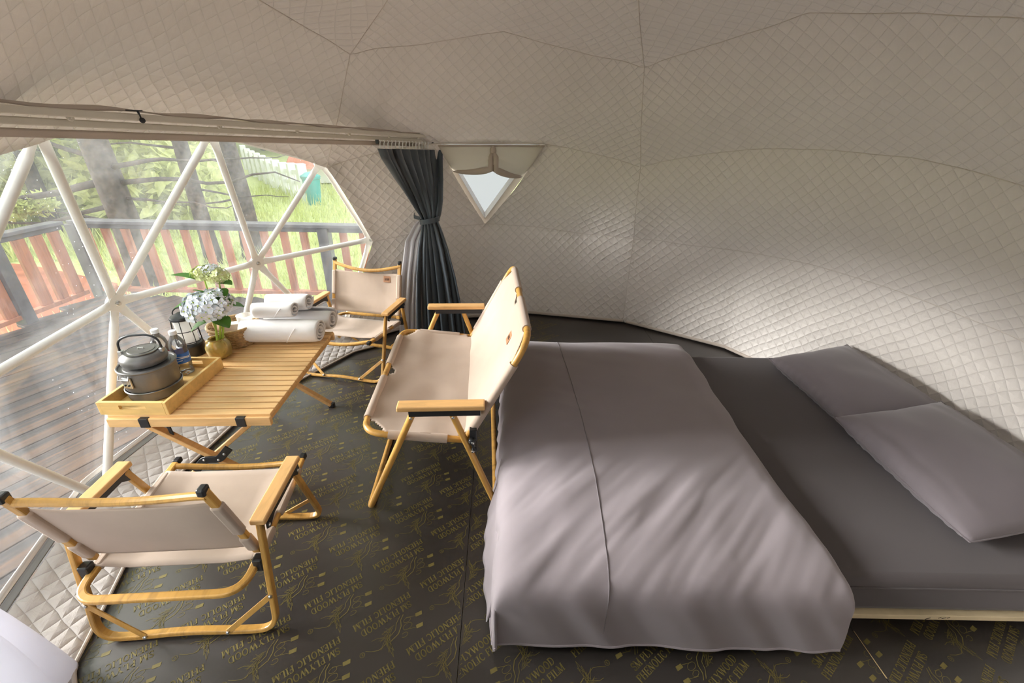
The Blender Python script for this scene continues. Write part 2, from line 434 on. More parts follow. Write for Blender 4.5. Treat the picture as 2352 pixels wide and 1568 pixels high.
def gore_uv(p, a):
    d = p - ZC; g = (a - math.degrees(AZ0)) % 72 - 36
    el = math.atan2(d.z, math.hypot(d.x, d.y)); r = max(.12, math.hypot(d.x, d.y))
    return (math.radians(g) * r, el * RD)
def liner(name, patches, label):
    vs, fs, uv = [], [], []
    for (k, alo, ahi, ns, step) in patches:      # alo, ahi: functions of s giving the side borders
        na = max(2, int(max(ahi(0) - alo(0), ahi(1) - alo(1)) / step)); o = len(vs)
        for j in range(ns + 1):
            t = j / ns
            for i in range(na + 1):
                a = alo(t) + (ahi(t) - alo(t)) * i / na; a = min(max(a, alo(t) + 1e-4), ahi(t) - 1e-4); p = lining(k, t, a); vs.append(p); uv.append(gore_uv(p, a))
        for j in range(ns):
            for i in range(na):
                q = o + j * (na + 1) + i; fs.append((q, q + 1, q + na + 2, q + na + 1))
    me = bpy.data.meshes.new(name); me.from_pydata([tuple(v) for v in vs], [], fs); me.materials.append(M_['quilt'])
    ul = me.uv_layers.new(name='UVMap'); idx = np.zeros(len(me.loops), dtype=np.int32); me.loops.foreach_get('vertex_index', idx)
    ul.data.foreach_set('uv', np.array(uv)[idx].ravel())
    o = link(name, me, None, True, angle=180); tag(o, label, None, None, 'structure')
    m = o.modifiers.new('weld', 'WELD'); m.merge_threshold = .003
    return o
C_ = lambda v: (lambda s: v)
LR = lambda a, b: (lambda s: a + (b - a) * s)
aC, aD, aF = azi(NODE[nC]), azi(NODE[nD]), azi(NODE[nC])
aWL, aWR, aWB = azi(NODE[nWL]), azi(NODE[nWR]), azi(NODE[nWB])
S0, S1 = SEAMS[1], SEAMS[2]          # 67.4, 139.4
gores = [(SEAMS[i], SEAMS[i + 1]) for i in range(5)]
cp = []
for k, ns in ((2, 30), (3, 24), (4, 24)):
    for a, b in gores:
        if k == 2 and a < 261 < b:        # the entrance is open above the viewer
            cp += [(k, C_(a), C_(238), ns, 1.2), (k, C_(284), C_(b), ns, 1.2)]
        else: cp.append((k, C_(a), C_(b), ns, 1.2))
ceiling = liner('ceiling', cp, 'quilted taupe dome ceiling lining in sagging facets')
wall_back = liner('wall_back', [(0, C_(S0), LR(aF, aD), 22, 1.2), (1, C_(S0), LR(aWB, aWR), 24, 1.2), (1, LR(aWB, aWL), LR(aD, aC), 24, 1.2)], 'quilted grey wall lining behind the bed and the dark curtain')
wall_right = liner('wall_right', [(k, C_(-60), C_(SEAMS[0]), n, 1.2) for k, n in ((0, 22), (1, 24))] + [(k, C_(SEAMS[0]), C_(S0), n, 1.2) for k, n in ((0, 22), (1, 24))], 'quilted pale wall lining beside the pillows')
wall_front = liner('wall_front', [(k, C_(284), C_(300), 8, 2) for k in (0, 1)], 'quilted lining beside the entrance behind the viewer')
for k, par, a0, a1 in ((1, wall_back, S0, aD), (2, wall_back, S0, aC), (1, wall_right, -40, S0), (2, wall_right, -40, S0), (3, ceiling, -30, 235)):
    P = [lining(k, 0, a) - (lining(k, 0, a) - ZC).normalized() * .001 for a in np.linspace(a0 + .3, a1 - .3, int((a1 - a0) / 1.5))]
    MB().tube(P, .0022, 6).build('ring_welt', M_['welt'], par)
for sm, k0 in ((S0, 0), (S1, 2), (SEAMS[3], 2)):
    P = [lining(k, t, sm + .02) for k in range(k0, 5) for t in np.linspace(0, .95, 12)]
    MB().tube(P, .0022, 6).build('gore_seam', M_['welt'], ceiling)
def block_tunnel(u, v):     # unseen arched tunnel added around the viewer to keep out light from behind
    a = PI * u; x = -.07 - .80 * math.cos(a); z = 2.02 * min(1, math.sin(a) * 1.6) ** .5 if 0 < u < 1 else 0
    return Vector((x, .10 - 1.0 * v, max(0, z)))
mbv = MB().grid(block_tunnel, 24, 10); nv = len(mbv.v)
tun = mbv.build('light_block_tunnel', M_['hem_fabric'], wall_front, angle=180, solid=.004)
end = [block_tunnel(u / 24, 1) for u in range(25)]
MB().add(end, [tuple(range(25))]).build('light_block_end', M_['hem_fabric'], wall_front, False)  # added sheet closing the tunnel end against light

# ---- window_1: the clear front of the dome with its white tube frame
win1 = struct('window_1', 'clear plastic dome front framed by white triangulated tubes')
for f in pane_faces:
    P = [NODE[i] for i in f]; cc = cent(f); nn = (cc - ZC).normalized()
    q = [p + (p - ZC).normalized() * .024 for p in P]
    n = 8; vs = []; fs = []; g = {}
    for i in range(n + 1):
        for j in range(n + 1 - i):
            b = (1 - (i + j) / n, i / n, j / n); p = q[0] * b[0] + q[1] * b[1] + q[2] * b[2]
            g[i, j] = len(vs); vs.append(p + nn * .018 * min(1, 27 * b[0] * b[1] * b[2]) + nn * noise.noise(p * 5) * .004)
    for i in range(n):
        for j in range(n - i):
            fs.append((g[i, j], g[i + 1, j], g[i, j + 1]))
            if i + j < n - 1: fs.append((g[i + 1, j], g[i + 1, j + 1], g[i, j + 1]))
    MB().add(vs, fs).build('pane', M_['clear_pvc'], win1, angle=180)
edges = set()
for f in pane_faces:
    for a, b in ((0, 1), (1, 2), (0, 2)): edges.add(tuple(sorted((f[a], f[b]))))
ends = {}
for a, b in sorted(edges):
    A, B = NODE[a].copy(), NODE[b].copy(); 
    if A.z < .01 and B.z < .01: continue
    d = (B - A).normalized(); L = (B - A).length; nrm = ((A + B) / 2 - ZC).normalized()
    pts = [A + d * .035, A + d * .06, A + d * .10, B - d * .10, B - d * .06, B - d * .035]
    mb = MB()
    path = [A + d * .02, A + d * .055, A + d * .10, B - d * .10, B - d * .055, B - d * .02]
    n = 14; rings = []
    side = d.cross(nrm).normalized()
    for t, (p, w, h) in enumerate(zip(path, (.021, .021, .0165, .0165, .021, .021), (.004, .005, .0165, .0165, .005, .004))):
        rings.append([p + side * (math.cos(2 * PI * k / n) * w) + nrm * (math.sin(2 * PI * k / n) * h) for k in range(n)])
    vs = [q for r in rings for q in r]; fs = [(i * n + k, i * n + (k + 1) % n, (i + 1) * n + (k + 1) % n, (i + 1) * n + k) for i in range(5) for k in range(n)]
    fs += [tuple(range(n))[::-1], tuple(5 * n + k for k in range(n))]
    mb.add(vs, fs).build('strut', M_['white_tube'], win1, angle=50)
    ends.setdefault(a, 0); ends.setdefault(b, 0)
for i in ends:
    p = NODE[i]; nrm = (p - ZC).normalized(); Mx = nrm.to_track_quat('Z', 'Y').to_matrix()
    h = MB().lathe([(.001, -.012), (.040, -.012), (.044, -.008), (.044, .006), (.001, .006)], 20, p, Mx).build('hub', M_['white_tube'], win1)
    MB().lathe([(.001, -.024), (.008, -.024), (.009, -.013), (.014, -.0125), (.014, -.010)], 6, p, Mx).build('bolt', M_['steel'], h, smooth=False)
# ---- skirt: quilted strip along the floor below the clear panes, with a grey web band
def floor_ring(a_deg, off):   # point on the 15-gon floor outline moved inward by off
    ring = sorted([NODE[i] for i in range(len(NODE)) if -.25 < UN[i].z < -.1], key=azi)
    a = math.radians(a_deg); d = Vector((math.cos(a), math.sin(a), 0)); best = None
    for i in range(len(ring)):
        A, B = ring[i], ring[(i + 1) % len(ring)]
        e = B - A; den = d.x * e.y - d.y * e.x
        if abs(den) < 1e-9: continue
        w = A - CEN; t = (w.x * e.y - w.y * e.x) / den; s = (w.x * d.y - w.y * d.x) / den
        if t > 0 and -1e-6 <= s <= 1 + 1e-6: best = t
    return CEN + d * (best - off)
def skirt_strip(name, mat, o0, z0, o1, z1, parent, uvq=False, a0=134, a1=243, nu=110, nv=8, wav=.006):
    vs = []; fs = []; uvv = []
    for i in range(nu + 1):
        a = a0 + (a1 - a0) * i / nu
        for j in range(nv + 1):
            t = j / nv; w = wav * noise.noise(Vector((a * .15, t * 3, 2)))
            p = floor_ring(a, o0 + (o1 - o0) * t + w); p.z = z0 + (z1 - z0) * (t ** .6 if z0 > z1 else t) + abs(w) * .6
            vs.append(p); uvv.append((math.radians(a) * 1.8, t * .25))
    for i in range(nu):
        for j in range(nv): k = i * (nv + 1) + j; fs.append((k, k + 1, k + nv + 2, k + nv + 1))
    me = bpy.data.meshes.new(name); me.from_pydata([tuple(v) for v in vs], [], fs); me.materials.append(M_[mat])
    if uvq:
        ul = me.uv_layers.new(name='UVMap')
        for l in me.loops: ul.data[l.index].uv = uvv[l.vertex_index]
    return link(name, me, parent, True, solid=.006, angle=180)
wl = struct('wall_left', 'quilted skirt lying along the floor under the clear panes')
skirt_strip('quilted_skirt', 'quilt_skirt', -.01, .085, .215, .012, wl, True)
skirt_strip('web_band', 'webbing', -.035, .10, -.015, .088, wl, wav=.002)
skirt_strip('clear_welt', 'hem_fabric', -.05, .115, -.037, .10, wl, wav=.002)
hp = [floor_ring(a, .217) + Vector((0, 0, .015)) for a in np.linspace(134, 243, 90)]
MB().tube(hp, .006, 8).build('hem_piping', M_['hem_fabric'], wl)
MB().tube([floor_ring(a, -.005) + Vector((0, 0, .03)) for a in np.linspace(-58, 133, 120)], .045, 8).build('light_block_ring', M_['webbing'], wall_back)  # dark ring added outside the lining to stop light leaking in at the floor
for rad in ('back', 'right'):
    a0, a1 = (67, 134) if rad == 'back' else (-50, 67)
    par = wall_back if rad == 'back' else wall_right
    hp = [lining(0, .015, a) - (lining(0, .015, a) - ZC).normalized() * .008 for a in np.linspace(a0 + .5, a1 - .5, 90)]
    MB().tube(hp, .011, 8).build('hem_piping', M_['hem_fabric'], par)

# ---- window_2: triangular window with its flap tied up
w2 = struct('window_2', 'small triangular window with cream flap tied up at its top')
T1 = None
T0 = [lining(1, 1, aWL), lining(1, 1, aWR), lining(1, 0, aWB)]
wc = (T0[0] + T0[1] + T0[2]) / 3; wn_ = (wc - ZC).normalized()
def tri_ring(k, off): return [wc + (p - wc) * k + wn_ * off for p in T0]
def ring_mesh(name, mat, ra, rb, parent, sol=0):
    return MB().add(ra + rb, [(0, 1, 4, 3), (1, 2, 5, 4), (2, 0, 3, 5)]).build(name, M_[mat], parent, False, solid=sol)
ring_mesh('lining_return', 'hem_fabric', tri_ring(1.16, .022), tri_ring(.93, .026), w2, .006)
ring_mesh('pane_border', 'white_plastic', tri_ring(.94, .028), tri_ring(.84, .055), w2, .004)
MB().add(tri_ring(.95, .06), [(0, 1, 2)]).build('pane', M_['frosted_pane'], w2, False)
tl, tr, tb = tri_ring(.99, -.012)
mid = (tl + tr) / 2
for sgn in (0, 1):
    A, B = (tl, mid) if sgn == 0 else (tr, mid)
    drop = (tb - A).normalized() * (.26 if sgn else .20); low_mid = mid + Vector((0, 0, -.125)) - wn_ * .02
    ea = A + drop
    def swag(u, v, A=A, B=B, ea=ea, low_mid=low_mid):
        top = A.lerp(B, u); bot = ea.lerp(low_mid, u) + Vector((0, 0, -.018 * math.sin(PI * u)))
        p = top.lerp(bot, v); fold = math.sin(v * 10 + u * 4) * .010 * u ** 1.5 + .026 * math.sin(PI * v) * (1 - u * .3)
        return p - wn_ * (fold + .006)
    rp = [swag(u, 1.0) - wn_ * .010 for u in np.linspace(0, .93, 10)] + [mid + Vector((.018 * (-1 if sgn == 0 else 1), 0, -.06)) - wn_ * .035, mid + Vector((0, 0, -.02)) - wn_ * .035]
    MB().tube(rp, radii=[.005, .011, .014, .016, .018, .020, .022, .023, .023, .022, .018, .010], n=10).build('flap_roll', M_['hem_fabric'], w2, angle=180)
    MB().grid(swag, 18, 14).build('flap', M_['flap_cloth'], w2, angle=180, solid=.003)
MB().tube([tl - wn_ * .012, tr - wn_ * .012], .006, 8).build('flap_binding', M_['hem_fabric'], w2)
kp = mid + Vector((0, 0, -.02)) - wn_ * .03
MB().ball(kp, .022, 12, 8, (1, 1, 1.3)).build('tie_knot', M_['hem_fabric'], w2)
MB().tube([kp, kp + Vector((.012, -.01, -.05)), kp + Vector((.004, -.012, -.09))], .006, 8).build('tie_end', M_['hem_fabric'], w2)

# ================================================================== FLOOR
floor = struct('floor', 'dark film-faced plywood floor with faded gold print')
ring = sorted([NODE[i] for i in range(len(NODE)) if -.25 < UN[i].z < -.1], key=azi)
outline = [(p.x + (p.x - CX) * .02, p.y + (p.y - CY) * .02) for p in ring]
frot = math.radians(1.6)
def f2w(a, b): return (a * math.cos(frot) - b * math.sin(frot), a * math.sin(frot) + b * math.cos(frot))
def w2f(x, y): return (x * math.cos(frot) + y * math.sin(frot), -x * math.sin(frot) + y * math.cos(frot))
def clip(poly, ax, val, keep_less):
    out = []
    for i in range(len(poly)):
        p, q = poly[i], poly[(i + 1) % len(poly)]
        ip = (p[ax] <= val) if keep_less else (p[ax] >= val); iq = (q[ax] <= val) if keep_less else (q[ax] >= val)
        if ip: out.append(p)
        if ip != iq:
            t = (val - p[ax]) / (q[ax] - p[ax]); out.append((p[0] + (q[0] - p[0]) * t, p[1] + (q[1] - p[1]) * t))
    return out
XS = [-2.9, -1.47, -.125, 1.175, 2.6]
YS = {0: [-2, 1.2, 4], 1: [-2, 2.72, 5], 2: [-2, 2.35, 5], 3: [-2, 1.6, 5]}
of = [w2f(*p) for p in outline]
sheets = []
for i in range(4):
    ys = YS[i]
    for j in range(2):
        poly = of
        for ax, val, kl in ((0, XS[i] + .0012, False), (0, XS[i + 1] - .0012, True), (1, ys[j] + .0012, False), (1, ys[j + 1] - .0012, True)):
            poly = clip(poly, ax, val, kl)
            if len(poly) < 3: break
        if len(poly) < 3: continue
        w = [f2w(*p) for p in poly]; n = len(w)
        top = [(x, y, 0) for x, y in w]; bot = [(x, y, -.018) for x, y in w]
        mb = MB().add(top + bot, [tuple(range(n)), tuple(range(n, 2 * n))[::-1]] + [(k, (k + 1) % n, n + (k + 1) % n, n + k)[::-1] for k in range(n)])
        sheets.append((i, j, mb.build('plywood_sheet', M_['film_floor'], floor, False)))
MB().add([(x, y, -.02) for x, y in outline] + [(x, y, -.06) for x, y in outline], [tuple(range(15)), tuple(range(15, 30))[::-1]] + [(k, (k + 1) % 15, 15 + (k + 1) % 15, 15 + k) for k in range(15)]).build('subfloor', M_['bare_ply'], floor, False)
# ---- gold print: two lines of serif capitals and a line-drawn plant
def arc(cx, cy, rx, ry, a0, a1, n=9): return [(cx + rx * math.cos(math.radians(a0 + (a1 - a0) * k / n)), cy + ry * math.sin(math.radians(a0 + (a1 - a0) * k / n))) for k in range(n + 1)]
TK, TN = .17, .08
def ser(x, y, w=.30): return ([(x - w / 2, y), (x + w / 2, y)], TN)
GL = {
 'S': (.60, [(arc(.30, .74, .21, .22, 20, 270, 9) + arc(.30, .27, .22, .24, 90, -160, 9), .14), ([(.52, .72), (.52, .96)], TN), ([(.08, .04), (.08, .28)], TN)]),
 'M': (1.0, [([(.16, 0), (.16, 1)], TN), ([(.16, 1), (.50, .02)], TK), ([(.50, .02), (.84, 1)], TN), ([(.84, 0), (.84, 1)], TK), ser(.14, 1, .24), ser(.86, 1, .24), ser(.16, .03), ser(.84, .03)]),
 'P': (.66, [([(.18, 0), (.18, 1)], TK), ([(.18, .97)] + arc(.34, .73, .24, .235, 90, -90) + [(.18, .49)], .11), ser(.18, .03, .34), ser(.14, .97, .2)]),
 'L': (.66, [([(.18, 0), (.18, 1)], TK), ([(.18, .04), (.60, .04), (.62, .28)], TN), ser(.18, .97, .34)]),
 'Y': (.80, [([(.08, 1), (.40, .48)], TK), ([(.40, .48), (.72, 1)], TN), ([(.40, 0), (.40, .50)], TK), ser(.10, .97), ser(.70, .97, .24), ser(.40, .03, .34)]),
 'W': (1.12, [([(.08, 1), (.34, .02)], TK), ([(.34, .02), (.56, .95)], TN), ([(.56, .95), (.80, .02)], TK), ([(.80, .02), (1.04, 1)], TN), ser(.10, .97), ser(.54, .97, .2), ser(1.02, .97, .24)]),
 'O': (.82, [(arc(.41, .5, .30, .47, 0, 360, 18), .15)]),
 'D': (.80, [([(.18, 0), (.18, 1)], TK), ([(.18, .97), (.34, .97)] + arc(.34, .5, .36, .47, 90, -90, 10) + [(.18, .03)], .11), ser(.12, .97, .2), ser(.12, .03, .2)]),
 'H': (.88, [([(.18, 0), (.18, 1)], TK), ([(.70, 0), (.70, 1)], TK), ([(.18, .5), (.70, .5)], TN), ser(.18, .97, .34), ser(.18, .03, .34), ser(.70, .97, .34), ser(.70, .03, .34)]),
 'E': (.68, [([(.18, 0), (.18, 1)], TK), ([(.10, .97), (.58, .97), (.60, .76)], TN), ([(.18, .52), (.44, .52)], TN), ([(.44, .42), (.44, .62)], TN), ([(.10, .03), (.60, .03), (.62, .26)], TN)]),
 'N': (.86, [([(.18, 0), (.18, 1)], TN), ([(.16, 1), (.70, 0)], TK), ([(.70, 0), (.70, 1)], TN), ser(.12, .97, .24), ser(.70, .97), ser(.18, .03)]),
 'I': (.40, [([(.20, 0), (.20, 1)], TK), ser(.20, .97, .34), ser(.20, .03, .34)]),
 'C': (.74, [(arc(.41, .5, .32, .47, 55, 315, 12), .14), ([(.62, .72), (.62, .97)], TN)]),
 'F': (.62, [([(.18, 0), (.18, 1)], TK), ([(.10, .97), (.56, .97), (.58, .74)], TN), ([(.18, .52), (.42, .52)], TN), ([(.42, .42), (.42, .62)], TN), ser(.18, .03, .34)]),
 ' ': (.34, [])}
def stroke(pts, w):
    quads = []
    for i in range(len(pts) - 1):
        (x0, y0), (x1, y1) = pts[i], pts[i + 1]; L = math.hypot(x1 - x0, y1 - y0)
        if L < 1e-6: continue
        ex, ey = (x1 - x0) / L, (y1 - y0) / L; nx, ny = -ey * w / 2, ex * w / 2; e = .15 * w if len(pts) > 2 else 0
        quads.append([(x0 - ex * e + nx, y0 - ey * e + ny), (x0 - ex * e - nx, y0 - ey * e - ny), (x1 + ex * e - nx, y1 + ey * e - ny), (x1 + ex * e + nx, y1 + ey * e + ny)])
    return quads
def text_quads(s, h, x0=0, y0=0):
    out = []; x = x0
    for ch in s:
        w, st = GL[ch]
        for pts, wd in st:
            for q in stroke(pts, wd): out.append([(x + a * h, y0 + b * h) for a, b in q])
        x += w * h * 1.02
    return out, x - x0
def block():
    q, w1 = text_quads('PHENOLIC FILM', .0225, 0, 0); q2, w2_ = text_quads('SM PLYWOOD', .0225, .012, .032); q += q2
    dr = []
    sc = .0022
    def line(pts, w=.0016): dr.extend(stroke(pts, w))
    ox, oy = 0, 0
    stem = [(.004, .000), (.016, .010), (.022, .026), (.036, .040), (.060, .046)]
    line(stem, .0020); line([(.012, -.002), (.030, .012), (.038, .026), (.064, .036)], .0015)
    for k in range(7):
        a = math.radians(12 + k * 15); bx, by = .036 + .005 * k, .012 + .004 * k; L = .036 + .009 * (k % 3)
        line([(bx, by), (bx + L * .5 * math.cos(a), by + L * .5 * math.sin(a)), (bx + L * math.cos(a - .12), by + L * math.sin(a - .12))], .0009)
        line([(bx + .005, by - .001), (bx + .006 + L * .5 * math.cos(a - .1), by + L * .5 * math.sin(a - .1)), (bx + L * math.cos(a - .12), by + L * math.sin(a - .12))], .0009)
    for k in range(5): line([(.050 + .006 * k, .018 + .003 * k), (.058 + .007 * k, .006 + .005 * k)], .0008)
    line(arc(.008, .036, .013, .008, 0, 360, 10), .0011); line(arc(.002, .020, .010, .006, 0, 360, 10), .0011); line(arc(.024, .052, .009, .006, 20, 300, 8), .0011)
    line([(.070, .044), (.094, .048), (.110, .040), (.122, .030)], .0012); line([(.068, .032), (.086, .018), (.100, .016)], .0012)
    for (fx, fy) in ((-.030, .050), (-.042, .020)):
        dr.append([(fx, fy), (fx + .019, fy - .003), (fx + .021, fy + .0065), (fx + .004, fy + .010)])
        line([(fx + .02, fy + .003), (fx + .044, fy - .008)], .0010)
    line(arc(.132, .034, .006, .006, 0, 360, 12), .0012); line([(.1305, .031), (.1305, .037), (.1335, .0355), (.1305, .034), (.1340, .031)], .0009)
    dr = [[(.045 + x * 1.22, .064 + y * 1.22) for x, y in qd] for qd in dr]
    return q + dr
BLK = block(); BW = .205
def printed(i, ang, origin, va, vb, na, nb):
    xs0, xs1 = XS[i] + .004, XS[i + 1] - .004; mb = MB(); ca, sa = math.cos(ang), math.sin(ang)
    for a in range(-na, na + 1):
        for b in range(-nb, nb + 1):
            px, py = origin[0] + va[0] * a + vb[0] * b, origin[1] + va[1] * a + vb[1] * b
            if math.hypot(px - CX, py - CY) > 1.75 or py < .35: continue
            if i == 2 and px > .30 and py > 1.15: continue
            vs = []; fs = []
            for q in BLK:
                wv = [(px + x * ca - y * sa, py + x * sa + y * ca) for x, y in q]
                fx = [w2f(*p)[0] for p in wv]
                if min(fx) < xs0 or max(fx) > xs1: continue
                if max(math.hypot(p[0] - CX, p[1] - CY) for p in wv) > 1.86: continue
                k = len(vs); vs += [(x, y, .0006) for x, y in wv]; fs.append((k, k + 1, k + 2, k + 3))
            mb.add(vs, fs)
    if mb.v: tag(mb.build('printed_lettering', M_['film_print'], floor, False), None, None, None, 'stuff')
printed(1, math.radians(218), (-.35, 1.0), (0, .222), (-.19, .068), 12, 9)
printed(2, math.radians(38), (-.165, .93), (0, .222), (.19, -.068), 12, 9)
printed(3, math.radians(218), (1.5, .8), (0, .222), (.19, -.068), 6, 6)
# bare scratch along the seam in front of the bed
MB().add([(*f2w(1.174, .72), .0009), (*f2w(1.178, .72), .0009), (*f2w(1.177, .86), .0009), (*f2w(1.175, .86), .0009)], [(0, 1, 2, 3)]).build('bare_edge', M_['bare_ply'], floor, False)
# ================================================================== FURNITURE
GT = 'gold_tube'
def sect(mb, path, w=.024, h=.016, up=(0, 0, 1)): return mb.tube(path, sec=(w, h), up=up)
def patch(parent, c, R, w=.05, h=.042):
    p = MB().box(c, (w, .003, h), R).build('logo_patch', M_['leather'], parent, False, .001); p['label'] = 'brown leather patch'
    mb = MB(); c = Vector(c); q = R @ Vector((0, 1, 0))
    for x0, z0, x1, z1 in ((-.014, -.008, -.014, .008), (-.014, .008, -.004, -.008), (-.004, -.008, -.004, .008), (.003, -.008, .003, .008), (.003, 0, .013, 0), (.013, -.008, .013, .008)):
        mb.bar(c + R @ Vector((x0, .0022, z0)), c + R @ Vector((x1, .0022, z1)), .0028, .001, up=R @ Vector((0, 1, 0)))
    mb.build('patch_print', M_['leather_print'], p, False)
def camp_chair(label, loc, rz):
    t = thing('camp_chair', label, 'chair', loc, rz, 'low folding camp chairs')
    wr, wa = .272, .279
    for name, ytop, yfl in (('rear_leg_frame', -.150, -.225), ('front_leg_frame', .085, .232)):
        top = .412
        path = fillet([(-wr, ytop, top), (-wr, yfl, .012), (wr, yfl, .012), (wr, ytop, top)], .065, 7)
        # floor bar arches a little in the middle
        pts = []
        for p in path: pts.append(p)
        i = max(k for k in range(len(pts)) if pts[k].x < -.1)
        mid = [Vector((x, yfl, .012 + .010 * math.cos(x / .2 * PI / 2) ** 2)) for x in np.linspace(-.19, .19, 9)]
        pts = pts[:i + 1] + mid + pts[i + 1:]
        dirv = Vector((0, yfl - ytop, -top)).normalized(); upv = Vector((1, 0, 0)).cross(dirv)
        fr = MB().tube(pts, sec=(.0165, .024), up=upv).build(name, M_[GT], t, False, .004)
        for s in (-1, 1):
            k = .34; a = Vector((s * wr, yfl + (ytop - yfl) * k, .012 + (top - .012) * k)); b = Vector((s * .125, yfl, .021))
            off = upv.normalized() * (-.011 if upv.y * yfl < 0 else .011)
            br = MB().bar(a + off, b + off, .004, .018, up=upv.cross(b - a)).build('brace', M_[GT], t, False, .001)
            n = off.normalized()
            rivet(br, a + off * 1.35, n); rivet(br, b + off * 1.35, n)
    for s in (-1, 1):   # armrests
        ar = MB().box((s * wa, -.032, .427), (.046, .285, .020)).build('armrest', M_['beech'], t, False, .005, seg=3)
        br = MB(); x = s * (wa - .012 * s * s)
        prof = [(-.155, .417), (.100, .417), (.104, .385), (.085, .372), (.055, .392), (-.10, .392), (-.14, .372), (-.158, .385)]
        for xo in (-.013, .013):
            P = [(s * wa + xo - .001, y, z) for y, z in prof] + [(s * wa + xo + .001, y, z) for y, z in prof]; n = len(prof)
            br.add(P, [tuple(range(n)), tuple(range(n, 2 * n))[::-1]] + [(k, n + k, n + (k + 1) % n, (k + 1) % n) for k in range(n)])
        b = br.build('arm_bracket', M_['dark_metal'], ar, False)
        for y in (.088, -.145): rivet(b, (s * (wa + .015), y, .388), (s, 0, 0))
    # seat frame: two side rails turning into a rear bar
    sp = fillet([(.235, .250, .300), (.235, -.262, .246), (-.235, -.262, .246), (-.235, .250, .300)], .07, 8)
    MB().tube(sp, sec=(.024, .018), up=Vector((1, 0, 0)).cross(Vector((0, .512, .054)))).build('seat_frame', M_[GT], t, False, .005)
    for s in (-1, 1):
        MB().box((s * .235, .262, .3015), (.022, .028, .021)).build('end_cap', M_['black_plastic'], t, False, .004)
        MB().box((s * .250, -.175, .262), (.030, .030, .050)).build('pivot_bracket', M_['black_plastic'], t, False, .005)
    bow = [Vector((x, .236 + .020 * (1 - (x / .225) ** 2), .296 - .030 * (1 - (x / .225) ** 2) ** 1.2)) for x in np.linspace(-.225, .225, 17)]
    MB().tube(bow, .0115, 10).build('front_bow', M_[GT], t)
    # back posts
    PB, PT = Vector((.240, -.150, .285)), Vector((.236, -.262, .645))
    bd = (PT - PB).normalized()
    for s in (-1, 1):
        a, b = Vector((s * PB.x, PB.y, PB.z)), Vector((s * PT.x, PT.y, PT.z))
        MB().tube([a, b], sec=(.018, .024), up=(1, 0, 0)).build('back_post', M_[GT], t, False, .004)
        MB().box(b, (.021, .028, .024), None).build('end_cap', M_['black_plastic'], t, False, .005)
    def back(x, k): return Vector((x, PB.y, PB.z)) + Vector((0, PT.y - PB.y, PT.z - PB.z)) * k
    bow = [back(x, .93) + Vector((0, .022 * (1 - (x / .235) ** 2), -.032 * (1 - (x / .235) ** 2) ** 1.3)) for x in np.linspace(-.235, .235, 17)]
    MB().tube(bow, .0115, 10).build('top_bow', M_[GT], t)
    # canvas
    nb = Vector((0, math.sqrt(1 - bd.y ** 2), -bd.y * 1)).normalized(); nb = Vector((1, 0, 0)).cross(bd) * 1
    if nb.y < 0: nb = -nb
    def bfab(u, v):
        x = -.236 + .472 * u; e = 1 - (2 * u - 1) ** 2
        k = .06 + .755 * v - .03 * e * (1 if v > .98 else 0)
        return back(x, k) - nb * (.012 * min(1, e * 1.6) * math.sin(PI * (.12 + .76 * v))) + nb * .006
    bf = MB().grid(bfab, 24, 16).build('back_canvas', M_['canvas'], t, angle=180, solid=.0035)
    for s in (-1, 1):
        for k0, k1 in ((.06, .28), (.36, .80)):
            P = [back(s * .237, k0 + (k1 - k0) * i / 6) for i in range(7)]
            MB().tube(P, sec=(.027, .033), up=(1, 0, 0)).build('canvas_sleeve', M_['canvas'], bf, True, .009, seg=3)
    Rb = Matrix.Rotation(math.atan2(bd.y, bd.z) * -1, 3, 'X')
    patch(t, back(-.150, .70) + nb * .002, Matrix.Rotation(-math.atan2(-bd.y, bd.z) * -1, 3, 'X'))
    def sfab(u, v):
        x = -.236 + .472 * u; e = 1 - (2 * u - 1) ** 2; y = -.165 + .365 * v
        return Vector((x, y, .246 + (y + .262) / .512 * .054 + .012 - .030 * min(1, e * 1.5) * math.sin(PI * (.15 + .75 * v))))
    sf = MB().grid(sfab, 24, 16).build('seat_canvas', M_['canvas'], t, angle=180, solid=.0035)
    for s in (-1, 1):
        for y0, y1 in ((-.165, -.05), (.0, .20)):
            P = [Vector((s * .236, y0 + (y1 - y0) * i / 5, .246 + (y0 + (y1 - y0) * i / 5 + .262) / .512 * .054)) for i in range(6)]
            MB().tube(P, sec=(.033, .027), up=Vector((1, 0, 0)).cross(Vector((0, .512, .054)))).build('canvas_sleeve', M_['canvas'], sf, True, .009, seg=3)
    return t
camp_chair('low beige canvas camp chair seen from behind in the foreground', (-1.03, 1.066, 0), 4.4)
camp_chair('low beige canvas camp chair facing the viewer in front of the curtain', (-1.042, 2.649, 0), 169.8)

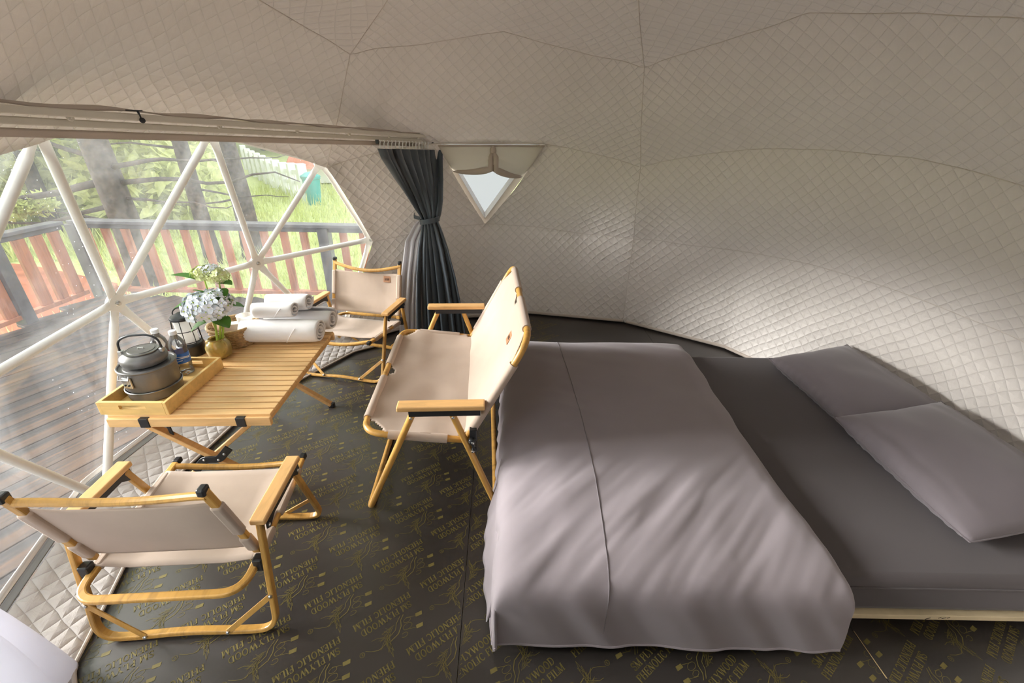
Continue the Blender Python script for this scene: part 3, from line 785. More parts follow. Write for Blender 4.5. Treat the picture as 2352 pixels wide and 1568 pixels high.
def bench():
    t = thing('camp_bench', 'two-seat beige canvas folding bench beside the bed', 'bench', (-.313, 1.881, 0), 93.7)
    hl = .505; R = .0135
    for name, ytop, yfl in (('front_leg_frame', .085, .312), ('rear_leg_frame', -.050, -.225)):
        p = fillet([(-hl, ytop, .515), (-hl, yfl, R), (hl, yfl, R), (hl, ytop, .515)], .045, 6)
        MB().tube(p, R, 12).build(name, M_[GT], t)
        for s in (-1, 1): rivet(t, (s * (hl + R * .95), ytop + (yfl - ytop) * .06, .485), (s, 0, 0))
    for s in (-1, 1):
        prof = [(.145, .008), (.145, -.008), (-.182, -.010), (-.182, .010), (-.16, .013), (-.08, .012)]
        ar = MB().box((s * hl, -.018, .533), (.052, .330, .022)).build('armrest', M_['beech'], t, False, .006, seg=3)
        mb = MB()
        for xo in (-.016, .016): mb.box((s * hl + xo, -.030, .510), (.0022, .270, .030))
        mb.build('arm_bracket', M_['dark_metal'], ar, False, .001)
        hg = MB().box((s * (hl - .004), -.135, .395), (.030, .028, .050)).ball((s * (hl + .012), -.130, .372), .016, 10, 6).ball((s * (hl + .012), -.138, .330), .012, 10, 6).bar((s * (hl + .012), -.130, .372), (s * (hl + .012), -.138, .325), .010, .018, up=(1, 0, 0)).build('hinge', M_['black_plastic'], t, False, .003)
        for z in (.372, .330): rivet(hg, (s * (hl + .026), -.133, z), (s, 0, 0), .006)
    # seat tube loop and back tube loop
    sl = .480; yF, zF, yR, zR = .300, .395, -.130, .345
    seat = fillet([(-sl, yR, zR), (-sl, yF, zF), (sl, yF, zF), (sl, yR, zR)], .085, 9)
    MB().tube(seat, R, 12).build('seat_frame', M_[GT], t)
    byb, bzb, byt, bzt = -.100, .345, -.345, .790
    bk = fillet([(-sl, byb, bzb), (-sl, byt, bzt), (sl, byt, bzt), (sl, byb, bzb)], .095, 9)
    MB().tube(bk, R, 12).build('back_frame', M_[GT], t)
    def cut(u, v, notches):   # canvas is notched where the tube shows
        return any(abs(u - a) < da and v > 1 - dv for a, da, dv in notches)
    def seatp(u, v):
        x = -sl + 2 * sl * u; e = min(1, (1 - (2 * u - 1) ** 2) * 2.2); y = -.118 + (yF + .118) * v
        z = zR + (zF - zR) * (y - yR) / (yF - yR)
        return Vector((x, y, z + .012 - .026 * e * math.sin(PI * (.1 + .8 * v)) + .008 * noise.noise(Vector((x * 6, y * 9, 1)))))
    def backp(u, v):
        x = -sl + 2 * sl * u; e = min(1, (1 - (2 * u - 1) ** 2) * 2.2); k = -.03 + 1.03 * v
        return Vector((x, byb + (byt - byb) * k, bzb + (bzt - bzb) * k)) + Vector((0, -.9, -.45)) * (.030 * e * math.sin(PI * (.08 + .84 * v))) + Vector((0, .010, .004))
    def notched(name, fn, nu, nv, tiplen):
        vs, fs = [], []; keep = {}
        mb = MB(); mb.grid(fn, nu, nv)
        out = []
        for f in mb.f:
            i = f[0] % (nu + 1); j = f[0] // (nu + 1); u = (i + .5) / nu; v = (j + .5) / nv
            corner = max(0, .085 - u * .96) / .085 if u < .5 else max(0, .085 - (1 - u) * .96) / .085
            if corner > 0 and v > 1 - tiplen * corner ** .7: continue            # cut corner around the bend
            if abs(u - .5) < .062 and v > 1 - .085 * (1 - (abs(u - .5) / .062) ** 2): continue   # middle notch
            if (u < .035 or u > .965) and v < .10: continue
            out.append(f)
        mb.f = out
        return mb.build(name, M_['canvas'], t, angle=180, solid=.004)
    sf = notched('seat_canvas', seatp, 96, 44, .22)
    bf = notched('back_canvas', backp, 96, 44, .20)
    def sleeve(parent, a, b): MB().tube([Vector(a).lerp(Vector(b), i / 6) for i in range(7)], .0185, 12).build('canvas_sleeve', M_['canvas'], parent)
    sleeve(sf, (-sl + .095, yF, zF), (-.062, yF, zF)); sleeve(sf, (.062, yF, zF), (sl - .095, yF, zF))
    sleeve(bf, (-sl + .10, byt, bzt), (-.062, byt, bzt)); sleeve(bf, (.062, byt, bzt), (sl - .10, byt, bzt))
    for s in (-1, 1):
        P = lambda y: (s * sl, y, zR + (zF - zR) * (y - yR) / (yF - yR)); sleeve(sf, P(-.03), P(.20))
        Q = lambda k: (s * sl, byb + (byt - byb) * k, bzb + (bzt - bzb) * k); sleeve(bf, Q(.12), Q(.78))
    ang = math.atan2(-(byt - byb), bzt - bzb)
    c = backp(.30, .74) + Vector((0, .9, .45)) * .003
    patch(t, c, Matrix.Rotation(ang, 3, 'X'), .056, .050)
    return t
bench()

def table():
    t = thing('slatted_table', 'low folding table with light wooden slatted roll top', 'table', (-1.251, 1.39, 0), 2.8)
    w, L, z = .616, .772, .456; n = 18; p = L / n
    me = None
    for k in range(n):
        y = .004 + p * (k + .5)
        if me is None:
            o = MB().box((0, 0, 0), (w, p - .0075, .014)).build('slat', M_['slat_wood'], t, False, .002); me = o.data
        else:
            o = bpy.data.objects.new('slat', me); COL.objects.link(o); o.parent = t; mm = o.modifiers.new('bevel', 'BEVEL'); mm.width = .002; mm.segments = 2
        o.location = (0, y, z - .007)
    for y in (.004, L): 
        ap = MB().box((0, y, z - .030), (w, .018, .038)).build('end_apron', M_['slat_wood'], t, False, .002)
        for x in (-.17, .195): MB().box((x, y - .001, z - .030), (.036, .024, .041)).build('strap', M_['black_plastic'], ap, False, .002)
    for y in (.055, L - .055):
        for (x0, x1, yo) in ((-.245, .245, 0), (.225, -.225, .030)):
            MB().tube([(x0, y + yo, z - .055), (x1, y + yo, .014)], sec=(.020, .030), up=(0, 1, 0)).build('leg', M_['beech'], t, False, .003)
            MB().box((x0, y + yo, z - .046), (.050, .028, .030)).build('leg_bracket', M_['black_plastic'], t, False, .004)
            MB().box((x1, y + yo, .013), (.034, .024, .026)).build('leg_tip', M_['black_plastic'], t, False, .004)
        j = MB().tube(fillet([(-.085, y - .018, .142), (-.03, y - .018, .205), (.03, y - .018, .205), (.085, y - .018, .265)], .02, 4), sec=(.034, .006), up=(0, 1, 0)).build('cross_joint', M_['black_plastic'], t, False, .002)
        for x, zz in ((-.03, .205), (.03, .205), (.06, .235), (-.06, .17)): rivet(j, (x, y - .022, zz), (0, -1, 0), .006)
        MB().tube([(-.14, y, z - .045), (-.135, y, z - .135)], sec=(.014, .006), up=(0, 1, 0)).build('stay', M_['black_plastic'], t, False, .002)
    for x in (-.29, .29): MB().tube([(x, .03, z - .030), (x, L - .03, z - .030)], sec=(.016, .022)).build('side_rail', M_['beech'], t, False, .002)
table()
TZ = .456
# ---- tray
def tray():
    t = thing('serving_tray', 'pale wooden tray with handle slots on the near end of the table', 'tray', (-1.459, 1.574, TZ), 1.5)
    w, L, h, th = .262, .372, .056, .013
    MB().box((0, 0, .004), (w - .01, L - .01, .008)).build('tray_bottom', M_['tray_wood'], t, False)
    for s in (-1, 1): MB().box((s * (w - th) / 2, 0, h / 2), (th, L, h)).build('long_side', M_['tray_wood'], t, False, .002)
    for s in (-1, 1):   # short sides with an oblong slot
        W2 = w / 2 - th; ys = s * (L - th) / 2
        outer = [(-W2, 0), (W2, 0), (W2, h), (-W2, h)]
        sl = [(.045 * math.copysign(1, math.cos(a)) * 1 + .010 * math.cos(a), .034 + .009 * math.sin(a)) for a in np.linspace(PI / 24, 2 * PI - PI / 24, 16)]
        mb = MB()
        for a, b, c_, d in ((-W2, 0, W2, .025), (-W2, .043, W2, h), (-W2, .025, -.050, .043), (.050, .025, W2, .043)):
            mb.box(((a + c_) / 2, ys, (b + d) / 2), (c_ - a, th, d - b))
        mb.build('handle_side', M_['tray_wood'], t, False)
tray()
tz = TZ + .008
# ---- cook pot and kettle
def pot():
    t = thing('cooking_pot', 'grey camping pot with latch standing in the wooden tray', 'pot', (-1.478, 1.545, tz + .0005))
    MB().lathe([(.001, 0), (.083, 0), (.092, .006), (.0945, .038), (.0950, .040)], 48).build('lower_pan', M_['anodised'], t)
    MB().lathe([(.096, .040), (.0985, .042), (.0985, .045), (.096, .047)], 48).build('pan_rim', M_['anodised_rim'], t)
    MB().lathe([(.090, .046), (.0925, .050), (.096, .128), (.0995, .132), (.1005, .136), (.098, .139), (.094, .138), (.092, .132), (.080, .131), (.078, .134), (.060, .134), (.058, .131), (.001, .131)], 48).build('upper_pot', M_['anodised'], t)
    R = Matrix.Rotation(math.radians(-97), 3, 'Z')
    lt = MB().box(R @ Vector((.100, 0, .098)), (.008, .036, .046), R).box(R @ Vector((.106, 0, .112)), (.008, .028, .010), R).build('latch', M_['steel'], t, False, .002)
    MB().tube([R @ Vector((.104, -.022, .132)), R @ Vector((.112, -.022, .118)), R @ Vector((.112, .022, .118)), R @ Vector((.104, .022, .132))], .0022, 6).build('latch_wire', M_['steel'], lt)
    for dy in (-.008, .008): MB().ball(R @ Vector((.1055, dy, .090)), .004, 8, 5).build('latch_rivet', M_['dark_metal'], lt)
pot()
def kettle():
    t = thing('kettle', 'small flat grey kettle with black folding handle on top of the pot', 'kettle', (-1.482, 1.548, tz + .1395), 14)
    MB().lathe([(.001, 0), (.066, 0), (.074, .004), (.0785, .014), (.0790, .026), (.077, .034), (.066, .044), (.053, .050), (.050, .052), (.001, .052)], 48).build('body', M_['anodised'], t)
    lid = MB().lathe([(.054, .050), (.0555, .053), (.052, .055), (.046, .0545), (.044, .057), (.020, .0575), (.001, .0575)], 40).build('lid', M_['anodised'], t)
    MB().lathe([(.053, .0505), (.0575, .052), (.0575, .0545), (.053, .0555)], 40).build('lid_rim', M_['anodised_rim'], lid)
    MB().tube([(-.010, 0, .058), (-.009, 0, .064), (.009, 0, .064), (.010, 0, .058)], .002, 6).build('lid_ring', M_['steel'], lid)
    for s in (-1, 1): MB().box((s * .071, 0, .049), (.014, .022, .018)).build('handle_lug', M_['steel'], t, False, .003)
    hp = fillet([(-.073, 0, .052), (-.070, 0, .098), (-.030, 0, .118), (.040, 0, .117), (.070, 0, .096), (.073, 0, .052)], .022, 6)
    MB().tube(hp, .0042, 8, radii=None).build('handle', M_['black_plastic'], t)
    MB().tube([(.0, .072, .022), (.0, .088, .034), (.0, .096, .046)], radii=[.013, .011, .008], n=14).build('spout', M_['anodised'], t)
    c = bpy.data.curves.new('brand', 'FONT'); c.body = 'naturehike'; c.size = .0105; c.align_x = 'CENTER'
    o = bpy.data.objects.new('brand', c); COL.objects.link(o)
    me = bpy.data.meshes.new_from_object(o.evaluated_get(bpy.context.evaluated_depsgraph_get())); bpy.data.objects.remove(o, do_unlink=True)
    a0 = math.radians(-62 - 14)
    for v in me.vertices:
        a = a0 + v.co.x / .0794; z = .0165 + v.co.y; v.co = Vector((.0796 * math.cos(a), .0796 * math.sin(a), z))
    me.materials.append(M_['anodised_rim']); link('brand_lettering', me, t, False)
kettle()
def bottle(label, x, y, band):
    t = thing('water_bottle', label, 'bottle', (x, y, tz + .0005), random.uniform(0, 360), 'water bottles in the tray')
    MB().lathe([(.001, .004), (.022, 0), (.031, .004), (.0325, .014), (.030, .030), (.0325, .045), (.0325, .105), (.0305, .112), (.0325, .120), (.032, .140), (.027, .160), (.0165, .178), (.013, .184), (.013, .196)], 28).build('body', M_['bottle_plastic'], t)
    MB().lathe([(.001, .207), (.0135, .207), (.0150, .205), (.0150, .190), (.0142, .189)], 24).build('cap', M_['white_plastic'], t)
    lb = MB().lathe([(.0329, .060), (.0331, .062), (.0331, .104), (.0329, .106)], 28).build('label_band', M_[band], t)
    for k in range(3):
        MB().tube([Vector((.0334 * math.cos(a), .0334 * math.sin(a), .073 + .008 * k + .004 * math.sin(a * 2 + k))) for a in np.linspace(k, k + 3.4, 14)], sec=(.0006, .003)).build('label_stripe', M_['label_white'], lb, False)
bottle('clear plastic water bottle with blue label', -1.462, 1.700, 'label_blue')
bottle('clear plastic water bottle with red label', -1.548, 1.712, 'label_red')
def lantern():
    t = thing('camp_lantern', 'black caged lantern with white cylinder between bottles and flowers', 'lantern', (-1.565, 1.900, TZ + .0005), 20); t.scale = (1.12, 1.12, 1.3)
    MB().lathe([(.001, 0), (.050, 0), (.053, .003), (.053, .040), (.048, .046), (.040, .048), (.001, .048)], 32).build('base', M_['black_plastic'], t)
    MB().lathe([(.034, .048), (.036, .050), (.036, .140), (.034, .142)], 28).build('diffuser', M_['lantern_diffuser'], t)
    MB().lathe([(.001, .141), (.040, .141), (.043, .146), (.040, .153), (.022, .160), (.010, .166), (.001, .167)], 28).build('top_cap', M_['black_plastic'], t)
    cg = MB()
    for z, r in ((.056, .047), (.100, .0475), (.143, .045)):
        cg.tube([(r * math.cos(a), r * math.sin(a), z) for a in np.linspace(0, 2 * PI, 29)[:-1]], .0016, 6, True)
    cg.build('cage_rings', M_['dark_metal'], t)
    for k in range(8):
        a = k * PI / 4; MB().tube([(.050 * math.cos(a), .050 * math.sin(a), .044), (.048 * math.cos(a), .048 * math.sin(a), .10), (.043 * math.cos(a), .043 * math.sin(a), .147)], .0016, 6).build('cage_wire', M_['dark_metal'], t)
    MB().tube([(.030 * math.cos(a), .006, .158 + .024 * math.sin(a)) for a in np.linspace(0, PI, 14)], .0024, 6).build('handle', M_['dark_metal'], t)
lantern()
# ---- vase with hydrangeas
def flowers():
    bx, by = -1.408, 1.868
    t = thing('glass_vase', 'round amber glass vase holding the hydrangeas', 'vase', (bx, by, TZ + .0005))
    MB().lathe([(.001, .004), (.034, .001), (.048, .012), (.055, .036), (.055, .062), (.046, .082), (.034, .092), (.037, .100), (.034, .100), (.031, .092), (.043, .080), (.051, .060), (.051, .036), (.044, .014), (.001, .008)], 36).build('glass', M_['vase_glass'], t)
    MB().lathe([(.001, .009), (.043, .015), (.050, .036), (.0503, .058), (.001, .058)], 30).build('water', M_['water'], t)
    f = thing('hydrangea_bunch', 'white and pale green hydrangeas with leaves in the amber vase', 'flowers', (bx, by, TZ + .012))
    def head(c, r, n, mats, petal, sq=(1, 1, .8), seed=1, small=False):
        rg = random.Random(seed); mb = MB(); mc = MB()
        for i in range(n):
            z = 1 - 1.75 * (i + .5) / n; a = i * 2.39996 + rg.uniform(-.2, .2); rr = math.sqrt(max(0, 1 - z * z))
            d = Vector((rr * math.cos(a), rr * math.sin(a), z)); p = Vector(c) + Vector((d.x * sq[0], d.y * sq[1], d.z * sq[2])) * r * rg.uniform(.86, 1.08)
            dn = (d + Vector((rg.uniform(-.35, .35), rg.uniform(-.35, .35), rg.uniform(-.2, .4)))).normalized(); Q = dn.to_track_quat('Z', 'Y').to_matrix(); ro = rg.uniform(0, 6.28)
            s = petal * rg.uniform(.8, 1.2)
            for k in range(4):
                al = ro + k * PI / 2; e = Vector((math.cos(al), math.sin(al), 0)); q = Vector((-e.y, e.x, 0)); up = Vector((0, 0, 1))
                vs = [p + Q @ (e * s * .08), p + Q @ (e * s * .5 + q * s * .46 + up * s * .16), p + Q @ (e * s * 1.0 + q * s * .22 + up * s * .08), p + Q @ (e * s * 1.02 - q * s * .2 + up * s * .10), p + Q @ (e * s * .5 - q * s * .46 + up * s * .16)]
                mb.add(vs, [(0, 1, 2), (0, 2, 3), (0, 3, 4)])
            mc.ball(p + dn * s * .10, s * .13, 6, 4)
        h = mb.build('flower_head', M_[mats[0]], f, True, angle=180); tag(mc.build('flower_buds', M_[mats[1]], h), kind='stuff')
        return h
    c1, c2 = Vector((.014, -.020, .258)), Vector((.050, .015, .394))
    head(c1, .076, 74, ('petal_white', 'bud_green'), .026, (1.15, 1, .85), 3)
    head(c1 + Vector((.052, .0, .022)), .058, 40, ('petal_white', 'bud_green'), .024, (1.1, 1, .9), 4)
    head(c2 + Vector((-.030, 0, .010)), .040, 46, ('petal_green', 'bud_green'), .014, (1.1, 1, .7), 5)
    head(c2 + Vector((.035, .0, -.004)), .042, 46, ('petal_green', 'bud_green'), .013, (1.1, 1, .75), 6)
    head(c2 + Vector((.0, .01, .022)), .036, 34, ('petal_white', 'bud_green'), .013, (1.2, 1, .6), 8)
    for a, b in (((.012, -.01, 0), c1), ((.006, .008, 0), c1 + Vector((.045, 0, .02))), ((.0, .0, 0), c2 + Vector((-.03, 0, -.01))), ((.02, .004, .0), c2 + Vector((.035, 0, -.02)))):
        A = Vector(a); mids = [A, A + Vector((-.002, 0, .05)), A.lerp(b, .5) + Vector((.012, 0, .02)), Vector(b)]
        MB().tube(mids, radii=[.0055, .0055, .0045, .003], n=8).build('stem', M_['stem_green'], f)
    def leafm(base, tip, w, curl=.25, name='leaf'):
        base, tip = Vector(base), Vector(tip); d = tip - base; s = d.cross(Vector((0, 0, 1))).normalized() if abs(d.normalized().z) < .95 else Vector((1, 0, 0)); up = s.cross(d).normalized()
        def fn(u, v):
            ww = w * math.sin(PI * min(1, v * .97 + .02)) ** .75 * (1 - .25 * v); x = 2 * u - 1
            return base + d * v + s * ww * x + up * (-(v - .3) ** 2 * d.length * curl + abs(x) * ww * .28)
        MB().grid(fn, 6, 10).build(name, M_['leaf'], f, angle=180)
    leafm((.010, .0, .375), (-.085, -.03, .418), .034); leafm((.090, .0, .360), (.160, -.02, .372), .034); leafm((.065, .0, .330), (.125, -.035, .312), .042)
    leafm((.07, .0, .305), (.140, -.03, .282), .034); leafm((-.035, -.01, .268), (-.122, -.04, .262), .040); leafm((.04, -.02, .205), (.122, -.06, .180), .044)
    leafm((.01, -.02, .185), (-.065, -.065, .155), .042); leafm((.10, -.0, .255), (.160, .03, .245), .036); leafm((.015, -.01, .320), (.002, -.045, .348), .022)
flowers()
# ---- basket with cup and card
def basket():
    t = thing('wicker_basket', 'round woven wicker basket behind the flower vase', 'basket', (-1.425, 2.035, TZ + .0005))
    H, r0, r1 = .098, .095, .112
    nrow, nst = 12, 36
    for j in range(nrow):
        z = .005 + (H - .01) * j / (nrow - 1); r = r0 + (r1 - r0) * j / (nrow - 1)
        P = [Vector(((r + .0035 * math.cos(nst / 2 * a + j * PI)) * math.cos(a), (r + .0035 * math.cos(nst / 2 * a + j * PI)) * math.sin(a), z)) for a in np.linspace(0, 2 * PI, nst * 2 + 1)[:-1]]
        MB().tube(P, .0045, 6, True).build('weave_strand', M_['wicker'], t)
    for k in range(nst // 2):
        a = 2 * PI * (k * 2) / nst; MB().tube([(r0 * math.cos(a), r0 * math.sin(a), .002), (r1 * math.cos(a), r1 * math.sin(a), H)], .003, 5).build('stake', M_['wicker'], t)
    MB().tube([Vector(((r1 + .002) * math.cos(a), (r1 + .002) * math.sin(a), H + .002)) for a in np.linspace(0, 2 * PI, 41)[:-1]], .0065, 8, True).build('rim', M_['wicker'], t)
    MB().lathe([(.001, .002), (r0, .002), (r0, .006), (.001, .006)], 36).build('bottom', M_['wicker'], t)
    b = (-1.425, 2.035, TZ + .007)
    c = thing('plastic_cup', 'translucent white cup standing in the wicker basket', 'cup', (b[0] + .048, b[1] + .030, b[2]), 0)
    MB().lathe([(.001, .001), (.026, .001), (.028, .004), (.036, .128), (.0375, .130), (.0355, .130), (.027, .006), (.001, .004)], 28).build('body', M_['cup_plastic'], c)
    d = tag(MB().box((0, 0, .045), (.085, .045, .09)).build('paper_box', M_['cream_box'], None, False, .002), 'cream paper box leaning in the wicker basket', 'box'); d.location = (b[0] - .020, b[1] + .015, b[2]); d.rotation_euler = (0, 0, .3)
    e = tag(MB().box((0, 0, .058), (.060, .004, .115)).build('brown_card', M_['card_brown'], None, False, .001), 'brown card standing at the front of the wicker basket', 'card'); e.location = (b[0] - .050, b[1] - .045, b[2]); e.rotation_euler = (0, 0, -.35)
plain('wicker', (.46, .30, .14), .6, 0, .35, 60, .2)
plain('cream_box', (.74, .62, .50), .6)
basket()
# ---- towels
def roll(name, label, c, L, r, rz, turns=3.2, squash=.86, hem=True):
    t = thing(name, label, 'towel', (c[0], c[1], c[2]), rz, 'rolled white towels on the table')
    n = 90; th = .0; 
    # spiral sheet
    def sp(u, v):
        a = u * turns * 2 * PI; rr = r * (.12 + .88 * u) ; x = (v - .5) * L
        wob = 1 + .035 * noise.noise(Vector((x * 9 + c[0] * 7, a * .7, r * 30)))
        edge = 1 - .10 * (abs(2 * v - 1) ** 8)
        return Vector((x + .006 * math.sin(a * .9) * (1 if v > .5 else -1) * (abs(2 * v - 1) > .9), rr * wob * edge * math.cos(a + 3.9), r * squash + rr * wob * edge * squash * math.sin(a + 3.9)))
    b = MB().grid(sp, 120, 30).build('rolled_cloth', M_['towel'], t, angle=180, solid=r * .10)
    if hem:
        e = [sp(1 - .04 - .14 * k / 20, .25 + .6 * k / 20 * .5 + .18) * 1.0 for k in range(21)]
        e = [Vector((p.x, p.y * 1.05, r * squash + (p.z - r * squash) * 1.05)) for p in e]
        MB().tube(e, .003, 6).build('hem', M_['towel'], t)
roll('rolled_towel', 'large rolled white towel lying at the front of the towel pile', (-1.178, 2.036, TZ + .006), .385, .070, 3, 3.4, .92)
roll('rolled_towel', 'large rolled white towel lying at the back of the towel pile', (-1.150, 2.178, TZ + .006), .350, .070, 3, 2.6, .92)
roll('rolled_towel', 'small rolled white towel on top of the pile, nearest the flowers', (-1.215, 2.070, TZ + .128), .205, .052, 6, 2.2, .80)
roll('rolled_towel', 'small rolled white towel on top of the pile, nearest the far chair', (-1.185, 2.165, TZ + .128), .215, .058, 4, 2.4, .86)

# ================================================================== BED
def ss(a, b, x):
    t = min(1, max(0, (x - a) / (b - a))); return t * t * (3 - 2 * t)
bed = thing('mattress', 'low mattress under a dark taupe fitted sheet on the floor', 'mattress', (0, 0, 0))
bx0, bx1, by0, by1, bz0, bz1 = .03, 1.90, .900, 2.400, .085, .238
def pillow_box(u, v, x0, x1, y0, y1, z0, z1, r):
    pass
mbm = bmesh.new(); bmesh.ops.create_cube(mbm, size=1)
for v in mbm.verts: v.co = Vector(((bx0 + bx1) / 2 + v.co.x * (bx1 - bx0), (by0 + by1) / 2 + v.co.y * (by1 - by0), (bz0 + bz1) / 2 + v.co.z * (bz1 - bz0)))
me = bpy.data.meshes.new('fitted_sheet'); mbm.to_mesh(me); mbm.free(); me.materials.append(M_['sheet_cloth'])
link('fitted_sheet', me, bed, True, .035, seg=5)
MB().tube(fillet([(bx0, by0 - .001, bz1 - .028), (bx1, by0 - .001, bz1 - .028)], .01), .003, 6).build('piping', M_['sheet_cloth'], bed)
base = thing('bed_base', 'thin pale board base showing as a strip under the mattress', 'bed base', (0, 0, 0))
MB().box(((bx0 + bx1) / 2 - .0, (by0 + by1) / 2, .074), (bx1 - bx0 + .01, by1 - by0 + .012, .021)).build('board', M_['base_board'], base, False, .002)
for k in range(4): MB().box((bx0 + .15 + k * .52, (by0 + by1) / 2, .032), (.09, by1 - by0 - .12, .0635)).build('bearer', M_['sheet_cloth'], base, False)
pk = MB()
for x0, dz, ln in ((1.075, .003, .012), (1.085, .0, .010), (1.100, .002, .006), (1.360, -.004, .014), (1.400, .002, .008), (1.412, .0, .012), (1.428, .003, .008)):
    pk.bar((x0, by0 - .0068, .072 + dz), (x0 + ln, by0 - .0068, .078 + dz * .5), .0022, .0006, up=(0, 1, 0))
pk.build('pencil_mark', M_['pencil'], base, False)

# ---- duvet
def prof2(pts, r):
    P = fillet([(a, b, 0) for a, b in pts], r, 10); L = [0]
    for a, b in zip(P, P[1:]): L.append(L[-1] + (b - a).length)
    L = np.array(L) / L[-1]; A = np.array([p.x for p in P]); B = np.array([p.y for p in P])
    return lambda t: (float(np.interp(t, L, A)), float(np.interp(t, L, B)))
DSX = prof2([(-.040, .040), (-.034, .292), (1.035, .292), (1.040, .236)], .11)
DTY = prof2([(.815, .030), (.838, .294), (2.50, .294), (2.515, .10)], .12)
def duv(s, t):
    # s: 0 left hem .. 1 right edge, t: 0 near hem .. 1 far hem
    xs, zs = DSX(s); ys, zt = DTY(t)
    h = max(0, 1 - abs(zs - zt) / .08); z = min(zs, zt) - h * h * .018
    top = ss(.16, .34, s) * ss(.13, .28, t) * (1 - ss(.90, .99, s)) * (1 - ss(.80, .92, t))
    z += .034 * top * (.75 + .5 * math.sin(s * 3.3 + .4) * math.sin(t * 4.0))
    p = Vector((xs, ys, z))
    n1 = noise.noise(Vector((xs * 3.1, ys * 2.3, 0))) * .012
    # diagonal pull folds near the near edge
    a = xs * .70 - ys * .71; env = ss(.03, .14, t) * (1 - ss(.22, .48, t)) * (.25 + .75 * ss(.02, .3, s)) * (1 - .5 * ss(.85, 1, s))
    w = noise.noise(Vector((a * 15, (xs * .78 + ys * .62) * 2.6, 4.0)))
    fold = (abs(w) ** .7) * math.copysign(1, w) * .008 * env + noise.noise(Vector((a * 34, (xs * .71 + ys * .70) * 3.2, 7.0))) * .0035 * env
    a2 = xs * .35 + ys * .94; env2 = (1 - ss(.0, .45, abs(s - .42) * 2)) * ss(.35, .5, t) * (1 - ss(.55, .75, t))
    fold += noise.noise(Vector((a2 * 14, xs * 3, 9))) * .008 * env2
    hang = 1 - ss(.05, .15, t); fold_h = (noise.noise(Vector((xs * 5.5 + zt * 3, 0, 2))) * .014 + noise.noise(Vector((xs * 13 + zt * 8, 4, 2))) * .006) * hang
    hangx = 1 - ss(.08, .2, s); fold_x = math.sin(ys * 21 + noise.noise(Vector((ys * 4, 3, 0))) * 5) * .008 * hangx
    far = ss(.70, .84, t); fold_f = noise.noise(Vector((a2 * 9, xs * 2, 5))) * .012 * far * (1 - ss(.9, 1, t))
    p.z += n1 * (1 - max(hang, hangx)) + fold * (1 - hang * .7) + fold_f
    p.y -= fold_h; p.x -= fold_x
    # waist of the right edge: loose wave
    p.x += ss(.8, 1, s) * (.020 * math.sin(ys * 3.2 + .6) + .012 * noise.noise(Vector((ys * 6, 1, 1))))
    p.y += (1 - ss(0, .2, t)) * .020 * noise.noise(Vector((xs * 3, 8, 1))) + (1 - ss(0, .12, t)) * (.012 if s < .12 else 0) * -1
    return p
dv = thing('duvet', 'thick mauve-grey duvet spread over the foot half of the bed', 'duvet')
MB().grid(duv, 150, 190).build('quilt_cover', M_['duvet_cloth'], dv, angle=180, solid=.012)
seam = [duv(.405 + .02 * math.sin(t * 4), t) + Vector((0, -.004 if t < .12 else 0, .0068)) for t in np.linspace(.03, .97, 160)]
MB().tube(seam, .0018, 6).build('centre_seam', M_['pillow_cloth'], dv)
hem = [duv(s, .004) + Vector((0, -.006, 0)) for s in np.linspace(.02, .98, 70)]
MB().tube(hem, .0042, 6).build('hem_piping', M_['duvet_cloth'], dv)
hem = [duv(.004, t) + Vector((-.006, 0, 0)) for t in np.linspace(.02, .97, 70)]
MB().tube(hem, .0042, 6).build('hem_piping', M_['duvet_cloth'], dv)
def under(u, v):
    y = .885 + 1.35 * u; ruf = .007 * math.sin(y * 55 + 3 * noise.noise(Vector((y * 6, 0, 0)))) * (1 - v * .6)
    out = .030 + .028 * math.sin(PI * min(1, u * 2.2)) * (1 - ss(.4, .9, u))
    return Vector((-.032 - out * (1 - v) + ruf * .5, y, .030 + .17 * v + .02 * (1 - v) * ss(.5, 1, u) + ruf))
MB().grid(under, 160, 8).build('under_fold', M_['duvet_cloth'], dv, angle=180, solid=.008)

# ---- pillows
def pillow(label, c, w, d, h, rot):
    t = thing('pillow', label, 'pillow', c, 0, 'mauve-grey bed pillows'); t.rotation_euler = rot
    def shp(u, v, sgn):
        x, y = 2 * u - 1, 2 * v - 1
        ex = (max(0, 1 - abs(x) ** 2.6)) * (max(0, 1 - abs(y) ** 2.6)); z = h / 2 * ex ** .5
        pin = .075; xx = x * (1 - pin * (1 - y * y) * 0 - pin * .55 * (1 - abs(y)) * abs(x) ** 3); yy = y * (1 - pin * (1 - abs(x)) * abs(y) ** 3)
        corner = (abs(x) * abs(y)) ** 4
        wr = noise.noise(Vector((xx * 7 + c[1], yy * 2.2, c[0]))) * .010 * ss(.35, .95, abs(x)) * (ex ** .3) + noise.noise(Vector((xx * 2 + c[1] * 3, yy * 2, 1))) * .010 * ex
        fr = .006 * math.sin(yy * 38 + 4 * noise.noise(Vector((yy * 4, x, c[1])))) * ss(.85, 1.0, abs(x)) * (ex ** .15)
        return Vector((d / 2 * xx, w / 2 * yy, sgn * z + wr + fr + .010 * corner))
    b = MB()
    b.grid(lambda u, v: shp(u, v, 1), 44, 56); b.grid(lambda u, v: shp(1 - u, v, -1), 44, 56)
    o = b.build('pillow_case', M_['pillow_cloth'], t, angle=180)
    m = o.modifiers.new('weld', 'WELD'); m.merge_threshold = .002
    P = [shp(u, 0, 1) for u in np.linspace(0, 1, 30)] + [shp(1, v, 1) for v in np.linspace(0, 1, 40)] + [shp(1 - u, 1, 1) for u in np.linspace(0, 1, 30)] + [shp(0, 1 - v, 1) for v in np.linspace(0, 1, 40)]
    MB().tube(P, .003, 6, True).build('edge_seam', M_['pillow_cloth'], t)
    return t
